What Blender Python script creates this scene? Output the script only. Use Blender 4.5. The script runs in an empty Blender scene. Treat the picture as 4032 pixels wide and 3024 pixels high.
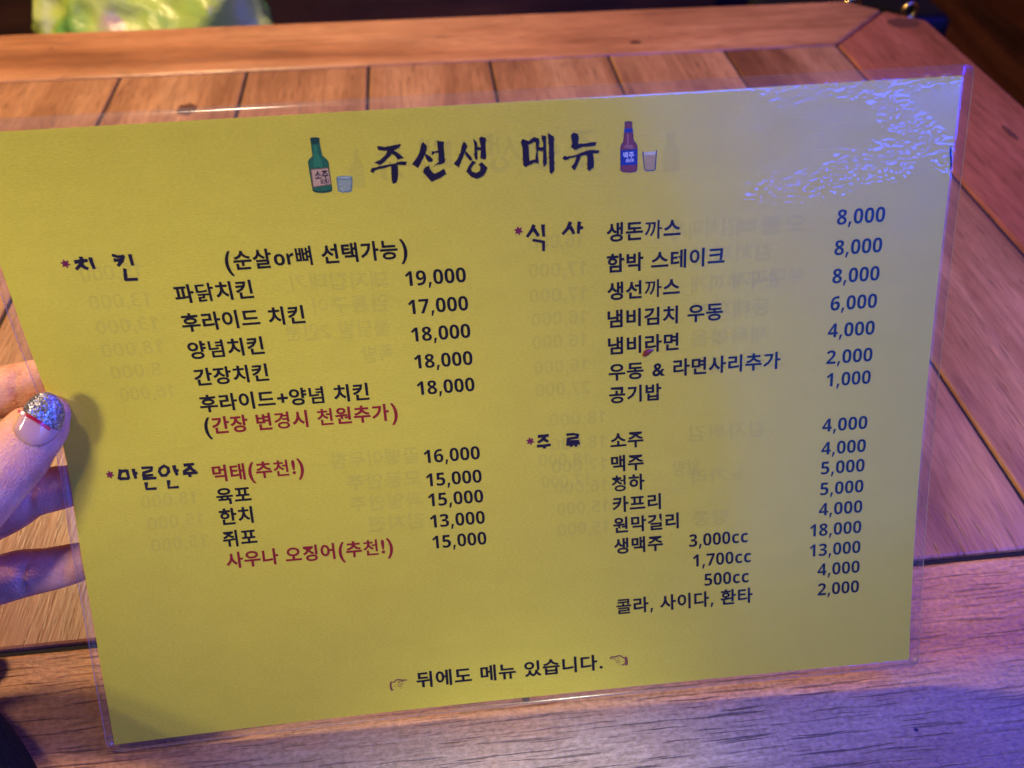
import bpy, bmesh, math, random
from mathutils import Vector, Matrix
from mathutils.geometry import tessellate_polygon

random.seed(7)
scene = bpy.context.scene
COL = scene.collection

# measured layout of the card (millimetres) and the camera
CARD_F=3119.7933376787355
CARD_R=[[0.996752, 0.060886, -0.052717], [-0.073424, 0.955955, -0.284181], [0.033093, 0.287129, 0.95732]]
CARD_T=[-2.4376, 14.6257, 274.3258]
CARD_Z=[-1.0478, 0.21827, -0.11579, 0.06004, 0.6366, -0.0511, -0.33271, 0.05271, -0.13485, -0.35157, 0.0723, -0.29101, -0.20262]
TABLE_R=[[0.993933, -0.109889, 0.004625], [-0.076932, -0.724663, -0.684796], [0.078603, 0.680285, -0.728721]]
TEXTS=[
('(순살or뼈 선택가능)', 64.53, 121.29, 41.4, 'note'),
('파닭치킨', 47.0, 71.26, 50.83, 'dish'),
('19,000', 119.6, 139.1, 51.03, 'price'),
('후라이드 치킨', 47.0, 86.03, 60.37, 'dish'),
('17,000', 119.58, 139.1, 60.51, 'price'),
('양념치킨', 47.0, 71.27, 69.83, 'dish'),
('18,000', 119.57, 139.1, 69.95, 'price'),
('간장치킨', 47.0, 71.17, 79.23, 'dish'),
('18,000', 119.64, 139.1, 79.45, 'price'),
('후라이드+양념 치킨', 47.0, 103.34, 88.67, 'dish'),
('18,000', 119.6, 139.1, 88.84, 'price'),
('(간장 변경시 천원추가)', 47.0, 112.2, 96.68, 'rednote'),
('먹태(추천!)', 47.0, 78.02, 113.98, 'reddish'),
('16,000', 119.6, 139.1, 113.83, 'price'),
('육포', 47.0, 58.8, 122.38, 'dish'),
('15,000', 119.61, 139.1, 122.56, 'price'),
('한치', 47.0, 58.45, 130.0, 'dish'),
('15,000', 119.62, 139.1, 130.09, 'price'),
('쥐포', 47.0, 58.71, 138.19, 'dish'),
('13,000', 119.64, 139.1, 138.18, 'price'),
('사우나 오징어(추천!)', 47.0, 105.62, 146.28, 'reddish'),
('15,000', 119.73, 139.1, 146.15, 'price'),
('생돈까스', 185.0, 209.09, 40.8, 'dish'),
('8,000', 260.62, 276.6, 40.89, 'price'),
('함박 스테이크', 185.0, 223.9, 50.88, 'dish'),
('8,000', 260.57, 276.6, 50.84, 'price'),
('생선까스', 185.0, 209.22, 60.17, 'dish'),
('8,000', 260.63, 276.6, 60.27, 'price'),
('냄비김치 우동', 185.0, 223.96, 69.62, 'dish'),
('6,000', 260.66, 276.6, 69.63, 'price'),
('냄비라면', 185.0, 209.1, 79.02, 'dish'),
('4,000', 260.43, 276.6, 79.0, 'price'),
('우동 & 라면사리추가', 185.0, 244.38, 88.32, 'dish'),
('2,000', 260.53, 276.6, 88.51, 'price'),
('공기밥', 185.0, 203.13, 96.59, 'dish'),
('1,000', 261.02, 276.6, 96.65, 'price'),
('소주', 185.0, 196.72, 113.38, 'dish'),
('4,000', 260.41, 276.6, 113.41, 'price'),
('맥주', 185.0, 196.65, 122.02, 'dish'),
('4,000', 260.49, 276.6, 122.12, 'price'),
('청하', 185.0, 196.84, 129.59, 'dish'),
('5,000', 260.69, 276.6, 129.63, 'price'),
('카프리', 185.0, 202.57, 137.57, 'dish'),
('5,000', 260.71, 276.6, 137.69, 'price'),
('원막걸리', 185.0, 208.93, 145.58, 'dish'),
('4,000', 260.48, 276.6, 145.68, 'price'),
('생맥주', 185.0, 202.98, 153.74, 'dish'),
('3,000cc', 212.63, 234.4, 153.81, 'size'),
('18,000', 257.4, 276.6, 153.72, 'price'),
('1,700cc', 213.92, 235.59, 161.81, 'size'),
('13,000', 257.44, 276.6, 161.7, 'price'),
('500cc', 218.08, 234.74, 169.75, 'size'),
('4,000', 260.64, 276.6, 169.64, 'price'),
('콜라, 사이다, 환타', 185.0, 236.15, 177.53, 'dish'),
('2,000', 260.88, 276.6, 177.62, 'price'),
('뒤에도 메뉴 있습니다.', 109.37, 178.85, 198.83, 'note')]
TITLE=[
[(116.0, 10.08), (116.56, 9.99), (118.26, 10.35), (121.02, 10.0), (122.94, 9.77), (123.0, 10.38), (121.39, 11.33), (117.97, 11.51), (116.14, 11.09)],
[(119.09, 11.32), (121.14, 11.18), (120.01, 12.56), (117.71, 14.54), (116.22, 15.46), (114.55, 14.69), (116.43, 13.93), (117.94, 12.83)],
[(120.82, 11.56), (121.58, 12.0), (122.69, 12.99), (123.59, 13.92), (121.58, 14.25), (121.03, 13.15), (120.03, 12.43)],
[(112.98, 17.1), (113.61, 16.15), (117.29, 15.63), (120.63, 15.26), (122.34, 14.75), (124.28, 15.03), (123.78, 16.02), (121.13, 15.64), (118.89, 16.03), (116.91, 16.49), (114.51, 16.93), (113.87, 17.65)],
[(119.34, 15.71), (121.4, 15.71), (121.31, 17.58), (120.87, 20.0), (120.35, 20.92), (119.34, 21.21), (119.05, 20.15), (119.19, 17.99)],
[(129.1, 10.09), (129.7, 9.61), (130.71, 10.85), (130.1, 12.79), (128.95, 14.58), (127.44, 17.03), (125.64, 15.84), (127.05, 14.32), (128.19, 12.67)],
[(129.83, 12.77), (130.97, 13.64), (132.1, 14.77), (131.75, 15.55), (130.52, 15.34), (129.84, 13.97)],
[(131.93, 12.37), (133.01, 12.49), (134.14, 12.19), (134.06, 13.03), (132.83, 12.95), (131.85, 13.69)],
[(133.72, 9.46), (134.52, 9.69), (135.86, 9.92), (135.6, 11.27), (135.65, 13.66), (135.6, 15.8), (134.29, 16.39), (132.91, 16.38), (131.86, 17.18), (132.64, 16.28), (133.72, 15.68), (133.82, 13.28)],
[(130.69, 16.43), (130.87, 17.38), (131.71, 18.66), (132.38, 18.97), (133.83, 18.38), (135.15, 17.65), (135.69, 19.32), (133.35, 20.53), (131.02, 21.42), (129.79, 19.76), (128.69, 18.33), (129.08, 17.27)],
[(141.1, 11.21), (141.79, 10.12), (142.73, 11.57), (141.93, 12.98), (141.09, 14.8), (139.6, 17.67), (138.17, 16.5), (139.39, 15.23), (140.53, 13.16)],
[(141.94, 12.85), (143.08, 14.12), (143.95, 15.51), (143.22, 16.0), (142.59, 15.16), (141.85, 13.91)],
[(144.54, 9.5), (145.3, 10.28), (145.68, 10.83), (145.51, 13.2), (145.5, 15.34), (144.9, 15.84), (144.57, 14.75), (144.78, 11.83)],
[(145.4, 12.0), (146.83, 12.17), (146.77, 13.01), (145.34, 12.93)],
[(146.32, 9.56), (147.04, 9.07), (147.71, 9.38), (148.39, 9.55), (148.09, 12.03), (148.19, 14.7), (147.83, 15.89), (146.88, 15.56), (146.33, 15.39), (146.71, 11.95)],
[(143.93, 15.83), (144.99, 16.52), (144.12, 17.09), (143.28, 18.17), (143.55, 19.06), (144.77, 19.57), (145.94, 19.02), (146.16, 17.81), (145.59, 17.18), (146.67, 16.49), (148.32, 18.22), (147.57, 19.81), (146.22, 20.95), (144.65, 21.32), (143.15, 20.62), (141.74, 18.89), (142.7, 17.32)],
[(158.78, 11.41), (159.38, 10.52), (160.33, 10.97), (161.1, 12.75), (161.22, 16.78), (160.87, 18.39), (159.95, 18.87), (159.19, 18.01), (159.26, 13.17)],
[(159.38, 10.52), (161.16, 11.29), (162.87, 10.2), (164.31, 10.68), (164.35, 12.01), (162.82, 11.65), (161.12, 12.35), (159.6, 11.86)],
[(163.27, 10.75), (164.39, 10.82), (164.42, 12.15), (163.83, 14.78), (164.0, 18.04), (162.88, 17.7), (163.07, 16.35), (163.43, 14.22)],
[(160.64, 17.15), (162.63, 16.73), (163.9, 16.81), (163.94, 17.98), (162.6, 17.68), (160.87, 18.39)],
[(163.66, 13.3), (165.85, 13.3), (165.81, 14.37), (163.62, 14.24)],
[(165.06, 9.8), (166.5, 10.1), (166.44, 12.27), (166.49, 18.2), (165.38, 19.08), (165.29, 17.58), (165.6, 12.22)],
[(167.09, 9.27), (168.87, 10.43), (168.79, 13.75), (168.81, 20.26), (167.87, 21.44), (167.26, 20.85), (167.3, 13.66)],
[(174.0, 10.47), (174.77, 9.67), (176.03, 9.93), (176.52, 11.01), (176.28, 12.86), (176.84, 13.3), (175.41, 14.29), (174.0, 13.8), (174.44, 12.75)],
[(175.15, 13.06), (178.54, 13.0), (180.52, 12.72), (181.94, 12.8), (181.51, 13.85), (177.96, 13.9), (175.12, 14.67), (174.06, 13.8)],
[(171.39, 17.14), (171.98, 16.1), (172.82, 16.55), (175.67, 16.19), (177.95, 15.38), (180.79, 15.02), (182.79, 15.28), (182.56, 16.07), (179.37, 16.15), (176.52, 16.65), (173.67, 17.01), (172.23, 17.6)],
[(176.01, 16.08), (177.23, 16.02), (176.64, 17.74), (175.91, 19.34), (174.97, 20.79), (174.05, 19.63), (175.07, 18.46)],
[(179.08, 15.94), (180.79, 15.83), (181.06, 18.57), (181.0, 20.21), (179.61, 21.22), (178.98, 20.63), (179.06, 18.44)]]
HEADINGS=[
([[(22.63, 37.13), (23.72, 37.01)], [(20.89, 38.06), (22.9, 37.87), (24.79, 37.82)], [(23.19, 38.0), (22.34, 39.01), (20.76, 40.39)], [(22.66, 39.04), (23.37, 40.0), (24.23, 40.44)], [(25.73, 36.96), (25.7, 38.76), (25.95, 40.66)], [(32.33, 36.87), (33.6, 37.44), (35.18, 37.39), (34.4, 38.77), (33.02, 40.11)], [(32.13, 38.29), (33.46, 38.55), (34.68, 38.36)], [(37.19, 36.91), (37.12, 38.64), (37.15, 40.53)], [(34.49, 41.51), (34.22, 43.14), (33.96, 44.78), (37.16, 44.87)]], (18.29, 38.34), 1.34),
([[(161.89, 36.61), (160.97, 38.44), (159.42, 40.35)], [(161.72, 37.94), (162.41, 39.09), (163.2, 40.35)], [(164.7, 36.69), (164.7, 38.52), (164.81, 40.61)], [(161.46, 41.52), (163.21, 41.9), (164.67, 42.3), (164.57, 44.96)], [(173.5, 36.46), (172.53, 38.51), (170.82, 40.29)], [(173.28, 38.01), (173.99, 39.16), (174.51, 40.4)], [(176.32, 36.58), (176.03, 38.38), (175.88, 40.42)], [(176.03, 38.56), (177.5, 38.56)]], (156.85, 38.19), 1.38),
([[(17.06, 109.31), (16.6, 110.98), (15.93, 112.82)], [(16.16, 112.56), (19.33, 112.88)], [(19.01, 109.66), (19.13, 111.23), (19.32, 112.96)], [(16.93, 110.11), (19.12, 109.92)], [(21.19, 109.51), (21.29, 111.24), (21.57, 113.11)], [(21.29, 111.24), (22.37, 111.14)], [(24.22, 109.56), (27.25, 109.65), (26.97, 110.7), (24.44, 111.27), (24.12, 112.3), (27.08, 112.36)], [(23.74, 113.33), (28.28, 113.51)], [(24.67, 114.66), (24.49, 117.1), (27.78, 117.25)], [(31.48, 109.48), (30.02, 110.25), (29.56, 111.45), (30.18, 112.83), (31.51, 112.88), (32.64, 111.75), (32.61, 110.3), (31.48, 109.48)], [(34.65, 109.54), (34.82, 111.34), (35.28, 113.26)], [(34.78, 111.55), (36.02, 111.5)], [(32.1, 114.68), (31.8, 117.39), (35.08, 117.49)], [(37.94, 109.85), (41.41, 109.76)], [(40.19, 110.19), (39.23, 111.35), (37.44, 112.22)], [(39.96, 110.88), (40.59, 111.77), (41.49, 112.4)], [(37.27, 112.83), (42.11, 112.92)], [(39.39, 113.04), (39.42, 114.29)]], (13.33, 110.86), 1.35),
([[(159.67, 109.68), (161.48, 109.61), (163.5, 109.48)], [(162.16, 109.75), (161.21, 110.96), (159.55, 111.89)], [(161.71, 110.7), (162.48, 111.4), (163.26, 111.8)], [(159.16, 113.18), (161.5, 113.24), (164.01, 113.06)], [(161.7, 113.26), (161.77, 114.33)], [(169.92, 109.78), (172.14, 109.74), (173.65, 110.16), (173.3, 111.07), (170.26, 111.34), (170.01, 112.35), (173.73, 112.47)], [(169.37, 113.36), (171.79, 113.34), (174.3, 113.29)], [(171.18, 113.38), (171.22, 114.41)], [(172.8, 113.42), (172.92, 114.51)]], (156.94, 111.17), 1.4)]
PICS={
'soju':[(97.08, 6.67), (97.66, 6.4), (99.61, 6.57), (99.77, 6.83), (99.61, 8.31), (99.71, 10.39), (99.75, 11.7), (101.0, 12.96), (101.24, 13.9), (101.06, 15.75), (101.06, 18.98), (101.03, 21.16), (100.82, 22.1), (99.8, 22.44), (97.86, 22.53), (95.85, 22.24), (95.12, 21.72), (95.13, 18.59), (95.18, 15.38), (95.23, 13.26), (95.72, 12.5), (96.86, 11.65), (96.94, 10.22), (97.06, 8.16)],
'soju_cap':[(97.29, 6.68), (99.63, 6.72), (99.47, 8.2), (98.22, 8.36), (97.22, 8.17)],
'soju_hi':[(97.91, 8.6), (98.64, 8.64), (98.68, 11.37), (99.52, 13.0), (99.17, 14.96), (96.63, 14.8), (97.2, 11.28)],
'soju_lab':[(95.67, 15.35), (100.89, 15.21), (101.0, 20.2), (95.38, 20.7)],
'soju_lab2':[(95.87, 15.58), (100.71, 15.44), (100.78, 20.02), (95.65, 20.44)],
'soju_t':[(96.47, 17.2), (100.63, 17.2)],
'soju_s':[(97.94, 19.18), (100.42, 19.07)],
'glass':[(102.74, 18.28), (103.29, 17.91), (104.94, 17.83), (107.09, 18.07), (107.5, 18.59), (106.77, 22.36), (106.09, 22.81), (103.61, 22.75), (102.59, 22.22)],
'glass_in':[(103.05, 18.7), (104.74, 19.08), (107.09, 18.97), (106.53, 22.07), (105.87, 22.44), (103.66, 22.43), (102.84, 22.04)],
'glass_rim':[(102.95, 18.29), (103.82, 18.02), (105.46, 18.02), (106.93, 18.22), (107.29, 18.57), (106.15, 18.82), (104.51, 18.8)],
'beer':[(190.53, 7.48), (191.23, 7.34), (192.51, 7.41), (192.99, 7.7), (192.9, 8.93), (193.29, 11.21), (193.55, 13.1), (194.48, 14.23), (194.73, 15.33), (194.75, 21.63), (194.33, 22.43), (192.3, 22.58), (189.98, 22.21), (189.4, 21.57), (189.26, 15.0), (189.62, 13.94), (190.18, 13.17), (190.43, 10.51), (190.63, 8.41)],
'beer_in':[(190.76, 7.68), (192.8, 7.79), (192.68, 8.92), (193.06, 11.2), (193.32, 13.22), (194.26, 14.35), (194.47, 15.31), (194.52, 21.48), (194.09, 22.2), (192.3, 22.33), (190.13, 21.97), (189.66, 21.44), (189.52, 15.07), (189.85, 14.09), (190.41, 13.31), (190.66, 10.52), (190.86, 8.42)],
'beer_col':[(190.56, 9.41), (193.08, 9.47), (193.27, 10.55), (190.43, 10.62)],
'beer_lab':[(189.44, 15.68), (194.57, 15.64), (194.59, 20.29), (189.56, 20.2)],
'beer_t':[(190.23, 17.28), (193.62, 17.27)],
'beer_s':[(191.11, 18.92), (193.7, 18.86)],
'bglass':[(196.19, 16.5), (196.59, 16.42), (197.22, 22.06), (200.13, 22.14), (200.5, 16.28), (200.85, 16.25), (200.53, 21.99), (199.91, 22.54), (197.52, 22.47), (196.87, 21.98)],
'bfill':[(196.99, 17.64), (200.22, 17.71), (200.07, 21.97), (197.34, 22.01)],
'bfoam':[(196.74, 16.67), (200.43, 16.63), (200.31, 17.68), (196.93, 17.64)],
'gbottle':[(203.72, 11.43), (206.01, 11.43), (206.4, 14.14), (207.78, 16.12), (208.17, 23.04), (202.92, 23.12), (202.73, 16.63), (203.7, 15.06)],
'gbottle2':[(109.43, 9.94), (110.49, 10.01), (110.42, 13.15), (111.32, 15.34), (110.94, 21.81), (106.52, 21.79), (106.84, 16.12), (108.6, 13.57)],
'stain':[(196.57, 83.22), (197.05, 81.63), (198.04, 80.89), (199.41, 80.91), (200.51, 80.92), (200.0, 81.77), (198.82, 82.78), (197.63, 83.55)],
'scuff':[(295.81, 20.93), (296.4, 21.02), (296.96, 24.67), (297.38, 26.97), (297.1, 28.67), (296.76, 28.36), (296.55, 25.78), (295.95, 23.48)],
'handL':[(99.48, 199.66), (106.23, 199.13)],
'handR':[(181.63, 198.12), (188.4, 199.16)]}
GHOST=[
('16,000', 160.08, 41.87, 177.8, 42.36),
('17,000', 159.46, 51.36, 178.75, 51.6),
('17,000', 159.33, 59.71, 178.66, 60.03),
('16,000', 159.62, 67.83, 178.6, 67.85),
('16,000', 159.5, 75.79, 178.4, 75.88),
('16,000', 159.64, 84.72, 178.36, 84.51),
('27,000', 159.75, 92.67, 178.63, 92.96),
('18,000', 159.61, 118.45, 177.86, 119.08),
('17,000', 160.06, 126.71, 177.97, 127.11),
('15,000', 21.38, 42.01, 39.67, 41.77),
('13,000', 21.38, 51.05, 40.17, 51.32),
('13,000', 21.28, 59.22, 40.35, 59.37),
('18,000', 20.85, 67.21, 39.94, 67.29),
('8,000', 21.52, 74.94, 37.36, 75.05),
('16,000', 22.35, 82.86, 40.21, 82.81),
('돼지껍데기', 83.31, 49.64, 114.09, 50.98),
('염통구이', 89.03, 58.1, 113.4, 58.39),
('불닭발 2인분', 78.84, 66.29, 112.98, 66.96),
('족발', 102.67, 75.72, 112.97, 75.52),
('부대찌개', 226.98, 59.24, 251.13, 59.01),
('오돌뼈', 227.35, 41.89, 250.5, 42.16),
('김치찌개', 206.31, 41.56, 227.35, 41.52),
('알탕', 206.79, 125.54, 216.69, 125.47)]


# ---------------------------------------------------------------- camera
CAM_H = 0.3022                      # height of the lens above the table top
cam_d = bpy.data.cameras.new('camera')
cam_d.sensor_width = 36.0
cam_d.lens = CARD_F / 4032.0 * 36.0
cam_d.clip_start = 0.01
cam_d.clip_end = 50
cam_d.dof.use_dof = True
cam_d.dof.focus_distance = 0.272
cam_d.dof.aperture_fstop = 12.0
cam = bpy.data.objects.new('camera', cam_d)
COL.objects.link(cam)
TR = Matrix(TABLE_R)
rx, ry, rz = TR[0], -TR[1], -TR[2]
cam.matrix_world = Matrix(((rx[0], ry[0], rz[0], 0), (rx[1], ry[1], rz[1], 0), (rx[2], ry[2], rz[2], CAM_H), (0, 0, 0, 1)))
scene.camera = cam

# ---------------------------------------------------------------- light and exposure
world = bpy.data.worlds.new('World')
scene.world = world
world.use_nodes = True
world.node_tree.nodes['Background'].inputs[0].default_value = (1.0, 0.55, 0.4, 1)
world.node_tree.nodes['Background'].inputs[1].default_value = 0.06
scene.view_settings.view_transform = 'Standard'
scene.view_settings.look = 'None'
scene.view_settings.exposure = 0
scene.view_settings.gamma = 1

def area(name, loc, target, sx, sy, power, color, spread=180):
    d = bpy.data.lights.new(name, 'AREA')
    d.shape = 'RECTANGLE'; d.size = sx; d.size_y = sy
    d.energy = power; d.color = color; d.spread = math.radians(spread)
    o = bpy.data.objects.new(name, d); COL.objects.link(o)
    o.location = loc
    o.rotation_euler = (Vector(target) - Vector(loc)).to_track_quat('-Z', 'Y').to_euler()
    return o

# warm pendant hanging over the far left of the table
d = bpy.data.lights.new('pendant_light', 'POINT'); d.energy = 55.0; d.color = (1.0, 0.69, 0.35); d.shadow_soft_size = 0.045
o = bpy.data.objects.new('pendant_light', d); COL.objects.link(o); o.location = (-0.38, 0.80, 0.85)
# white light from the viewer's left, spot cone added to shade the lower card
d = bpy.data.lights.new('card_spot', 'SPOT'); d.energy = 46.0; d.color = (1.0, 0.90, 0.80); d.shadow_soft_size = 0.10
d.spot_size = math.radians(9.6); d.spot_blend = 0.13
o = bpy.data.objects.new('card_spot', d); COL.objects.link(o); o.location = (-0.85, -0.50, 1.05); o.scale = (1.5, 1, 1)
o.rotation_euler = (Vector((-0.090, 0.208, 0.133)) - Vector(o.location)).to_track_quat('-Z', 'Y').to_euler()
# warm fill light added over the hand
area('hand_fill', (-0.16, 0.12, 0.75), (-0.13, 0.15, 0.09), 0.05, 0.05, 1.5, (1.0, 0.80, 0.55))
# yellowish ceiling lamp far to the left
area('far_lamp', (-1.35, -0.85, 1.25), (-0.05, 0.18, 0.1), 0.16, 0.16, 6.5, (1.0, 0.96, 0.22))
# spot added to brighten the front edge of the table
d = bpy.data.lights.new('front_fill', 'SPOT'); d.energy = 66.0; d.color = (0.95, 1.0, 0.80); d.shadow_soft_size = 0.03
d.spot_size = math.radians(10.5); d.spot_blend = 0.7
o = bpy.data.objects.new('front_fill', d); COL.objects.link(o); o.location = (0.12, -0.05, 1.2); o.scale = (1.4, 1, 1)
o.rotation_euler = (Vector((0.000, -0.005, 0.0)) - Vector(o.location)).to_track_quat('-Z', 'Y').to_euler()
# blue LED strip high on the right
area('blue_led_strip', (0.80, 0.20, 0.70), (0.28, 0.22, 0.0), 0.5, 0.05, 12.5, (0.02, 0.02, 1.0))
# weak fill light added high on the right
area('right_fill', (1.55, -0.70, 1.10), (0.05, 0.18, 0.1), 0.5, 0.4, 2.5, (1.0, 0.88, 0.20))
# blue panel added behind the viewer's right, veils the film in blue
area('blue_veil_panel', (1.24, -1.35, 0.71), (1.24, 0.0, 0.71), 1.5, 0.98, 14.0, (0.01, 0.20, 1.0))
# blue neon sign behind the viewer's right shoulder
area('blue_neon', (0.60, -0.70, 0.66), (0.12, 0.2, 0.15), 0.62, 0.075, 15.0, (0.01, 0.06, 1.0))


# ---------------------------------------------------------------- helpers
def tag(o, label=None, category=None, group=None, kind=None):
    if label: o['label'] = label
    if category: o['category'] = category
    if group: o['group'] = group
    if kind: o['kind'] = kind
    return o

def empty(name, loc=(0, 0, 0)):
    o = bpy.data.objects.new(name, None)
    o.empty_display_size = 0.02
    COL.objects.link(o); o.location = loc
    return o

def root_of(o):
    v = Vector((0, 0, 0))
    while o is not None:
        v = v + o.location; o = o.parent
    return v

def mk(name, verts, faces, mats, parent=None, smooth=False, fmat=None, loc=None):
    """verts in world metres; the object sits under its parent (or at loc)."""
    me = bpy.data.meshes.new(name)
    base = root_of(parent) if parent else Vector((0, 0, 0))
    off = base + (Vector(loc) - base if loc is not None else Vector((0, 0, 0)))
    me.from_pydata([tuple(Vector(v) - off) for v in verts], [], faces)
    o = bpy.data.objects.new(name, me); COL.objects.link(o)
    if parent: o.parent = parent
    o.location = off - base
    for m in (mats if isinstance(mats, (list, tuple)) else [mats]): me.materials.append(m)
    for i, p in enumerate(me.polygons):
        p.use_smooth = smooth
        if fmat: p.material_index = fmat[i]
    me.update()
    return o

def prism(poly, z0, z1):
    n = len(poly)
    v = [(x, y, z0) for x, y in poly] + [(x, y, z1) for x, y in poly]
    f = [tuple(range(n - 1, -1, -1)), tuple(range(n, 2 * n))]
    for i in range(n):
        j = (i + 1) % n
        f.append((i, j, n + j, n + i))
    return v, f

def bevel(o, w, seg=2):
    bm = bmesh.new(); bm.from_mesh(o.data)
    bmesh.ops.bevel(bm, geom=bm.edges[:], offset=w, segments=seg, affect='EDGES', profile=0.5)
    bm.to_mesh(o.data); bm.free()
    return o

def boxv(x0, x1, y0, y1, z0, z1):
    return prism([(x0, y0), (x1, y0), (x1, y1), (x0, y1)], z0, z1)

# ---------------------------------------------------------------- materials
class NT:
    def __init__(self, name):
        self.m = bpy.data.materials.new(name); self.m.use_nodes = True
        self.t = self.m.node_tree; self.t.nodes.clear()
        self.out = self.n('ShaderNodeOutputMaterial')
    def n(self, typ, **kw):
        nd = self.t.nodes.new(typ)
        for k, v in kw.items(): setattr(nd, k, v)
        return nd
    def l(self, a, b): self.t.links.new(a, b)
    def val(self, sock, v):
        if hasattr(v, 'links') or isinstance(v, bpy.types.NodeSocket): self.l(v, sock)
        else: sock.default_value = v
    def math(self, op, a, b=0.0, c=0.0):
        nd = self.n('ShaderNodeMath', operation=op)
        for s, v in zip(nd.inputs, (a, b, c)): self.val(s, v)
        return nd.outputs[0]
    def ramp(self, fac, stops, interp='LINEAR'):
        nd = self.n('ShaderNodeValToRGB'); cr = nd.color_ramp; cr.interpolation = interp
        while len(cr.elements) < len(stops): cr.elements.new(0.5)
        for e, (p, c) in zip(cr.elements, stops):
            e.position = p; e.color = c if len(c) == 4 else (*c, 1)
        self.val(nd.inputs[0], fac); return nd.outputs[0]
    def mix(self, fac, a, b, blend='MIX'):
        nd = self.n('ShaderNodeMix', data_type='RGBA', blend_type=blend)
        self.val(nd.inputs[0], fac); self.val(nd.inputs[6], a if not isinstance(a, tuple) else (*a[:3], 1)); self.val(nd.inputs[7], b if not isinstance(b, tuple) else (*b[:3], 1))
        return nd.outputs[2]
    def noise(self, vec, scale, detail=4, rough=0.5, dist=0.0):
        nd = self.n('ShaderNodeTexNoise'); self.l(vec, nd.inputs['Vector'])
        nd.inputs['Scale'].default_value = scale; nd.inputs['Detail'].default_value = detail
        nd.inputs['Roughness'].default_value = rough; nd.inputs['Distortion'].default_value = dist
        return nd.outputs['Fac']
    def mapping(self, vec, scale=(1, 1, 1), loc=(0, 0, 0), rot=(0, 0, 0)):
        nd = self.n('ShaderNodeMapping'); self.l(vec, nd.inputs['Vector'])
        nd.inputs['Scale'].default_value = scale; self.val(nd.inputs['Location'], loc); nd.inputs['Rotation'].default_value = rot
        return nd.outputs[0]
    def bump(self, h, strength, dist):
        nd = self.n('ShaderNodeBump'); nd.inputs['Strength'].default_value = strength
        nd.inputs['Distance'].default_value = dist; self.l(h, nd.inputs['Height'])
        return nd.outputs[0]
    def bsdf(self, color, rough=0.5, spec=0.5, normal=None, **kw):
        nd = self.n('ShaderNodeBsdfPrincipled')
        self.val(nd.inputs['Base Color'], color if not isinstance(color, tuple) else (*color[:3], 1))
        self.val(nd.inputs['Roughness'], rough); nd.inputs['Specular IOR Level'].default_value = spec
        if normal is not None: self.l(normal, nd.inputs['Normal'])
        for k, v in kw.items(): self.val(nd.inputs[k], v)
        return nd.outputs[0]
    def done(self, shader):
        self.l(shader, self.out.inputs[0]); return self.m

def plain(name, color, rough=0.5, spec=0.5, **kw):
    t = NT(name); return t.done(t.bsdf(color, rough, spec, **kw))

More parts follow.
